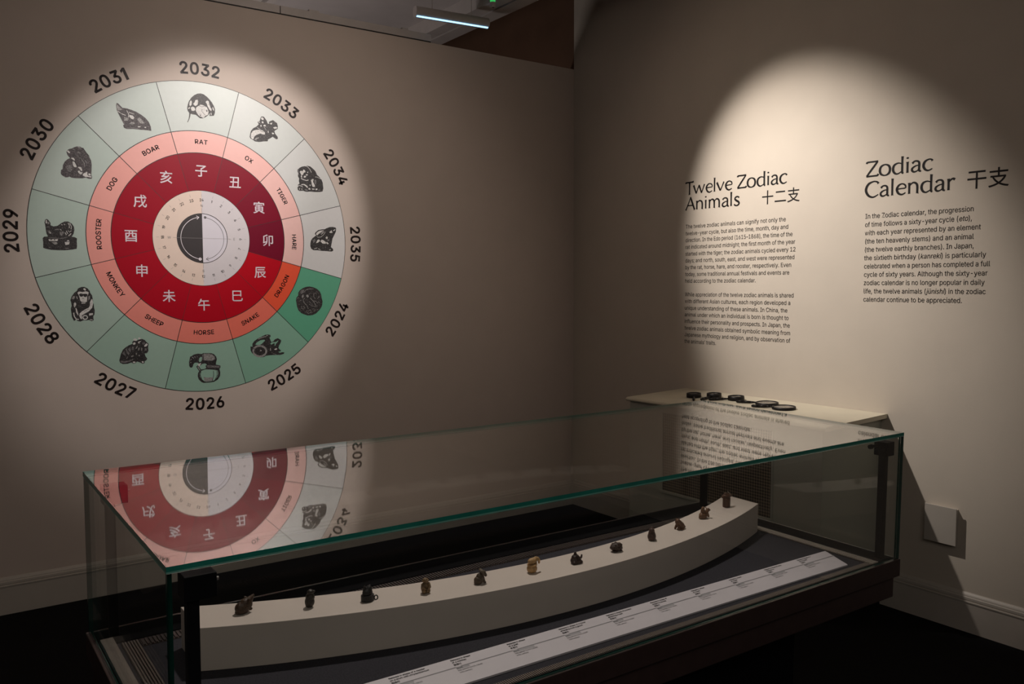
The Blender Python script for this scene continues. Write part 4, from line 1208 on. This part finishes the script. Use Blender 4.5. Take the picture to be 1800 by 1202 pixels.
# horse
e = netsuke(0.8977, 0.2970, 'pale ivory carving of a horse emerging from the top of a gourd')
w_ = wood('ivory', (0.52, 0.32, 0.14), 0.25)
carve('gourd', [('e', 0, 0, 9, 12, 11, 10), ('e', 0, 0, 3, 8.5, 8, 4)], w_, e)
torus('gourd_rim', (0, 0, 17.3), 9.2, 2.0, (0, 0, 1), w_, e)
carve('horse', [('e', -1, 0, 25, 9.5, 7.5, 7), ('e', 5, 0, 27, 7.5, 6.5, 5.5), ('c', 10, 0, 29, 4.8, 15, 0, 28, 4), ('c', 15, 0, 28, 4, 19, 0, 24, 3.2), ('c', 19, 0, 24, 3.2, 19, 0, 18, 2.2)], w_, e)
carve('foreleg', [('c', 8.5, -2, 24, 2.4, 10.5, -2, 19, 1.8), ('c', 10.5, -2, 19, 1.8, 8.5, -2, 15, 1.6)], w_, e)
# snake
e = netsuke(1.0270, 0.2890, 'dark brown carving of a coiled snake with raised head and a stub tail')
w_ = wood('dark_boxwood', (0.036, 0.020, 0.016))
carve('coil', [('e', 0, 0, 7, 13.5, 11, 8), ('e', -1, 0, 13, 10, 8.5, 8), ('c', -10, -6, 4, 4, 9, -8, 4, 4), ('e', -3, -2, 3, 11, 9.5, 4)], w_, e)
carve('head', [('c', -2, 0, 19, 4.2, -2, 0, 24.5, 3.0)], w_, e)
carve('tail', [('c', 11, 0, 10, 2.8, 16, 0, 10, 2.4), ('c', 16, 0, 10, 2.4, 17, 0, 15.5, 2.2)], w_, e)
# dragon
e = netsuke(1.1733, 0.3020, 'round flat brown carving of a curled dragon, lowest in the row')
w_ = wood('russet_brown_wood', (0.048, 0.026, 0.020), 0.6)
dr_ = [('e', 0, 0, 10.5, 16, 12.5, 10)]
rng = random.Random(4)
for k in range(26):
    t = rng.uniform(0, 6.283)
    p_ = rng.uniform(-0.5, 1.3)
    dr_.append(('e', 15 * math.cos(t) * math.cos(p_), 11.5 * math.sin(t) * math.cos(p_), 10.5 + 9.5 * math.sin(p_), 2.6, 2.6, 2.2))
carve('body', dr_, w_, e)
carve('cloud_foot', [('e', -8, -6, 2.5, 8, 5, 2.6), ('e', 7, -5, 2.2, 7, 5, 2.4)], w_, e)
# hare
e = netsuke(1.3150, 0.3160, 'brown carving of a seated hare with its ears laid down its back')
w_ = wood('chestnut_wood', (0.075, 0.039, 0.030))
carve('body', [('e', -1, 0, 10, 11, 10, 11.5), ('e', -2, 0, 18, 8, 8, 8), ('e', 0, 0, 3, 10, 9, 4)], w_, e)
carve('head', [('e', -2, -1, 25, 6.8, 7, 6.5), ('c', -2, 0, 30, 3.4, -1.5, 0, 33, 2.0)], w_, e)
carve('ear', [('c', 5, 2, 20, 4.2, 9, 3, 11, 5.0), ('c', 9, 3, 11, 5.0, 7, 2, 4, 4.0)], w_, e)
# tiger
e = netsuke(1.4530, 0.3460, 'orange brown carving of a crouching tiger facing left')
w_ = wood('orange_brown_wood', (0.125, 0.056, 0.027))
carve('body', [('e', 2, 0, 10, 13, 10, 9.5, 30), ('e', 7, 0, 5, 11, 9.5, 5.5), ('e', -3, 0, 15, 9, 8.5, 9)], w_, e)
carve('head', [('e', -8, -1, 20, 7.5, 7.5, 8), ('e', -12.5, -2, 18, 3.5, 4, 3.5), ('c', -9, -6, 27, 2.0, -9, -6, 28, 1.6), ('c', -9, 5, 27, 2.0, -9, 5, 28, 1.6)], w_, e)
carve('paw', [('c', -8, -5, 10, 3.4, -11, -6, 2.6, 3.0), ('c', -8, 4, 10, 3.4, -11, 5, 2.6, 3.0), ('c', -11, -6, 2.5, 2.6, 4, -9, 2.5, 2.6)], w_, e)
# ox
e = netsuke(1.5905, 0.3810, 'golden brown carving of a boy riding a lying ox')
w_ = wood('golden_brown_wood', (0.175, 0.090, 0.043))
carve('ox', [('e', -2, 0, 9, 14, 10, 9.5), ('e', -4, 0, 3.5, 13, 10, 4), ('c', 8, 0, 14, 5.5, 12, -2, 21, 5), ('c', 12, -2, 22, 4.6, 17, -3, 21, 3.4), ('c', 12, -6, 26, 1.5, 9, -8, 28, 1.2), ('c', 12, 3, 26, 1.5, 10, 6, 28, 1.2), ('c', 11, -3, 11, 3.6, 14, -4, 4, 2.8)], w_, e)
carve('boy', [('e', -4, 0, 20, 6.5, 6, 7), ('e', -5, -1, 28.5, 4.6, 4.6, 4.8), ('c', -7, -3, 21, 2.6, 1, -6, 19, 2.2), ('e', -10, -1, 26, 2.4, 2.2, 2.0)], w_, e)
# rat
e = netsuke(1.7456, 0.4290, 'red brown carving of a rat on a round post, rightmost on the riser')
w_ = wood('red_brown_wood', (0.095, 0.042, 0.022))
carve('post', [('y', 0, 0, 0, 27, 11.5, 10)], w_, e)
carve('rat', [('e', 0, 0, 31, 15, 9, 6.5), ('e', -15.5, 0, 30.5, 4.5, 5, 4.5), ('e', 15.5, 0, 30.5, 4.5, 5, 4.5), ('e', -5, 0, 38, 5.5, 4.5, 3.5), ('c', 3, -2, 38, 2.6, 8, -2, 36, 2.2)], w_, e)
carve('pale_inlay', [('c', 3, -1, 44, 1.0, 5, -1, 40, 1.5), ('c', 6, -2, 40, 1.6, 11, -3, 35, 1.3)], wood('pale_bone', (0.38, 0.32, 0.26), 0.2), e, voxel=0.5, smooth_it=1)
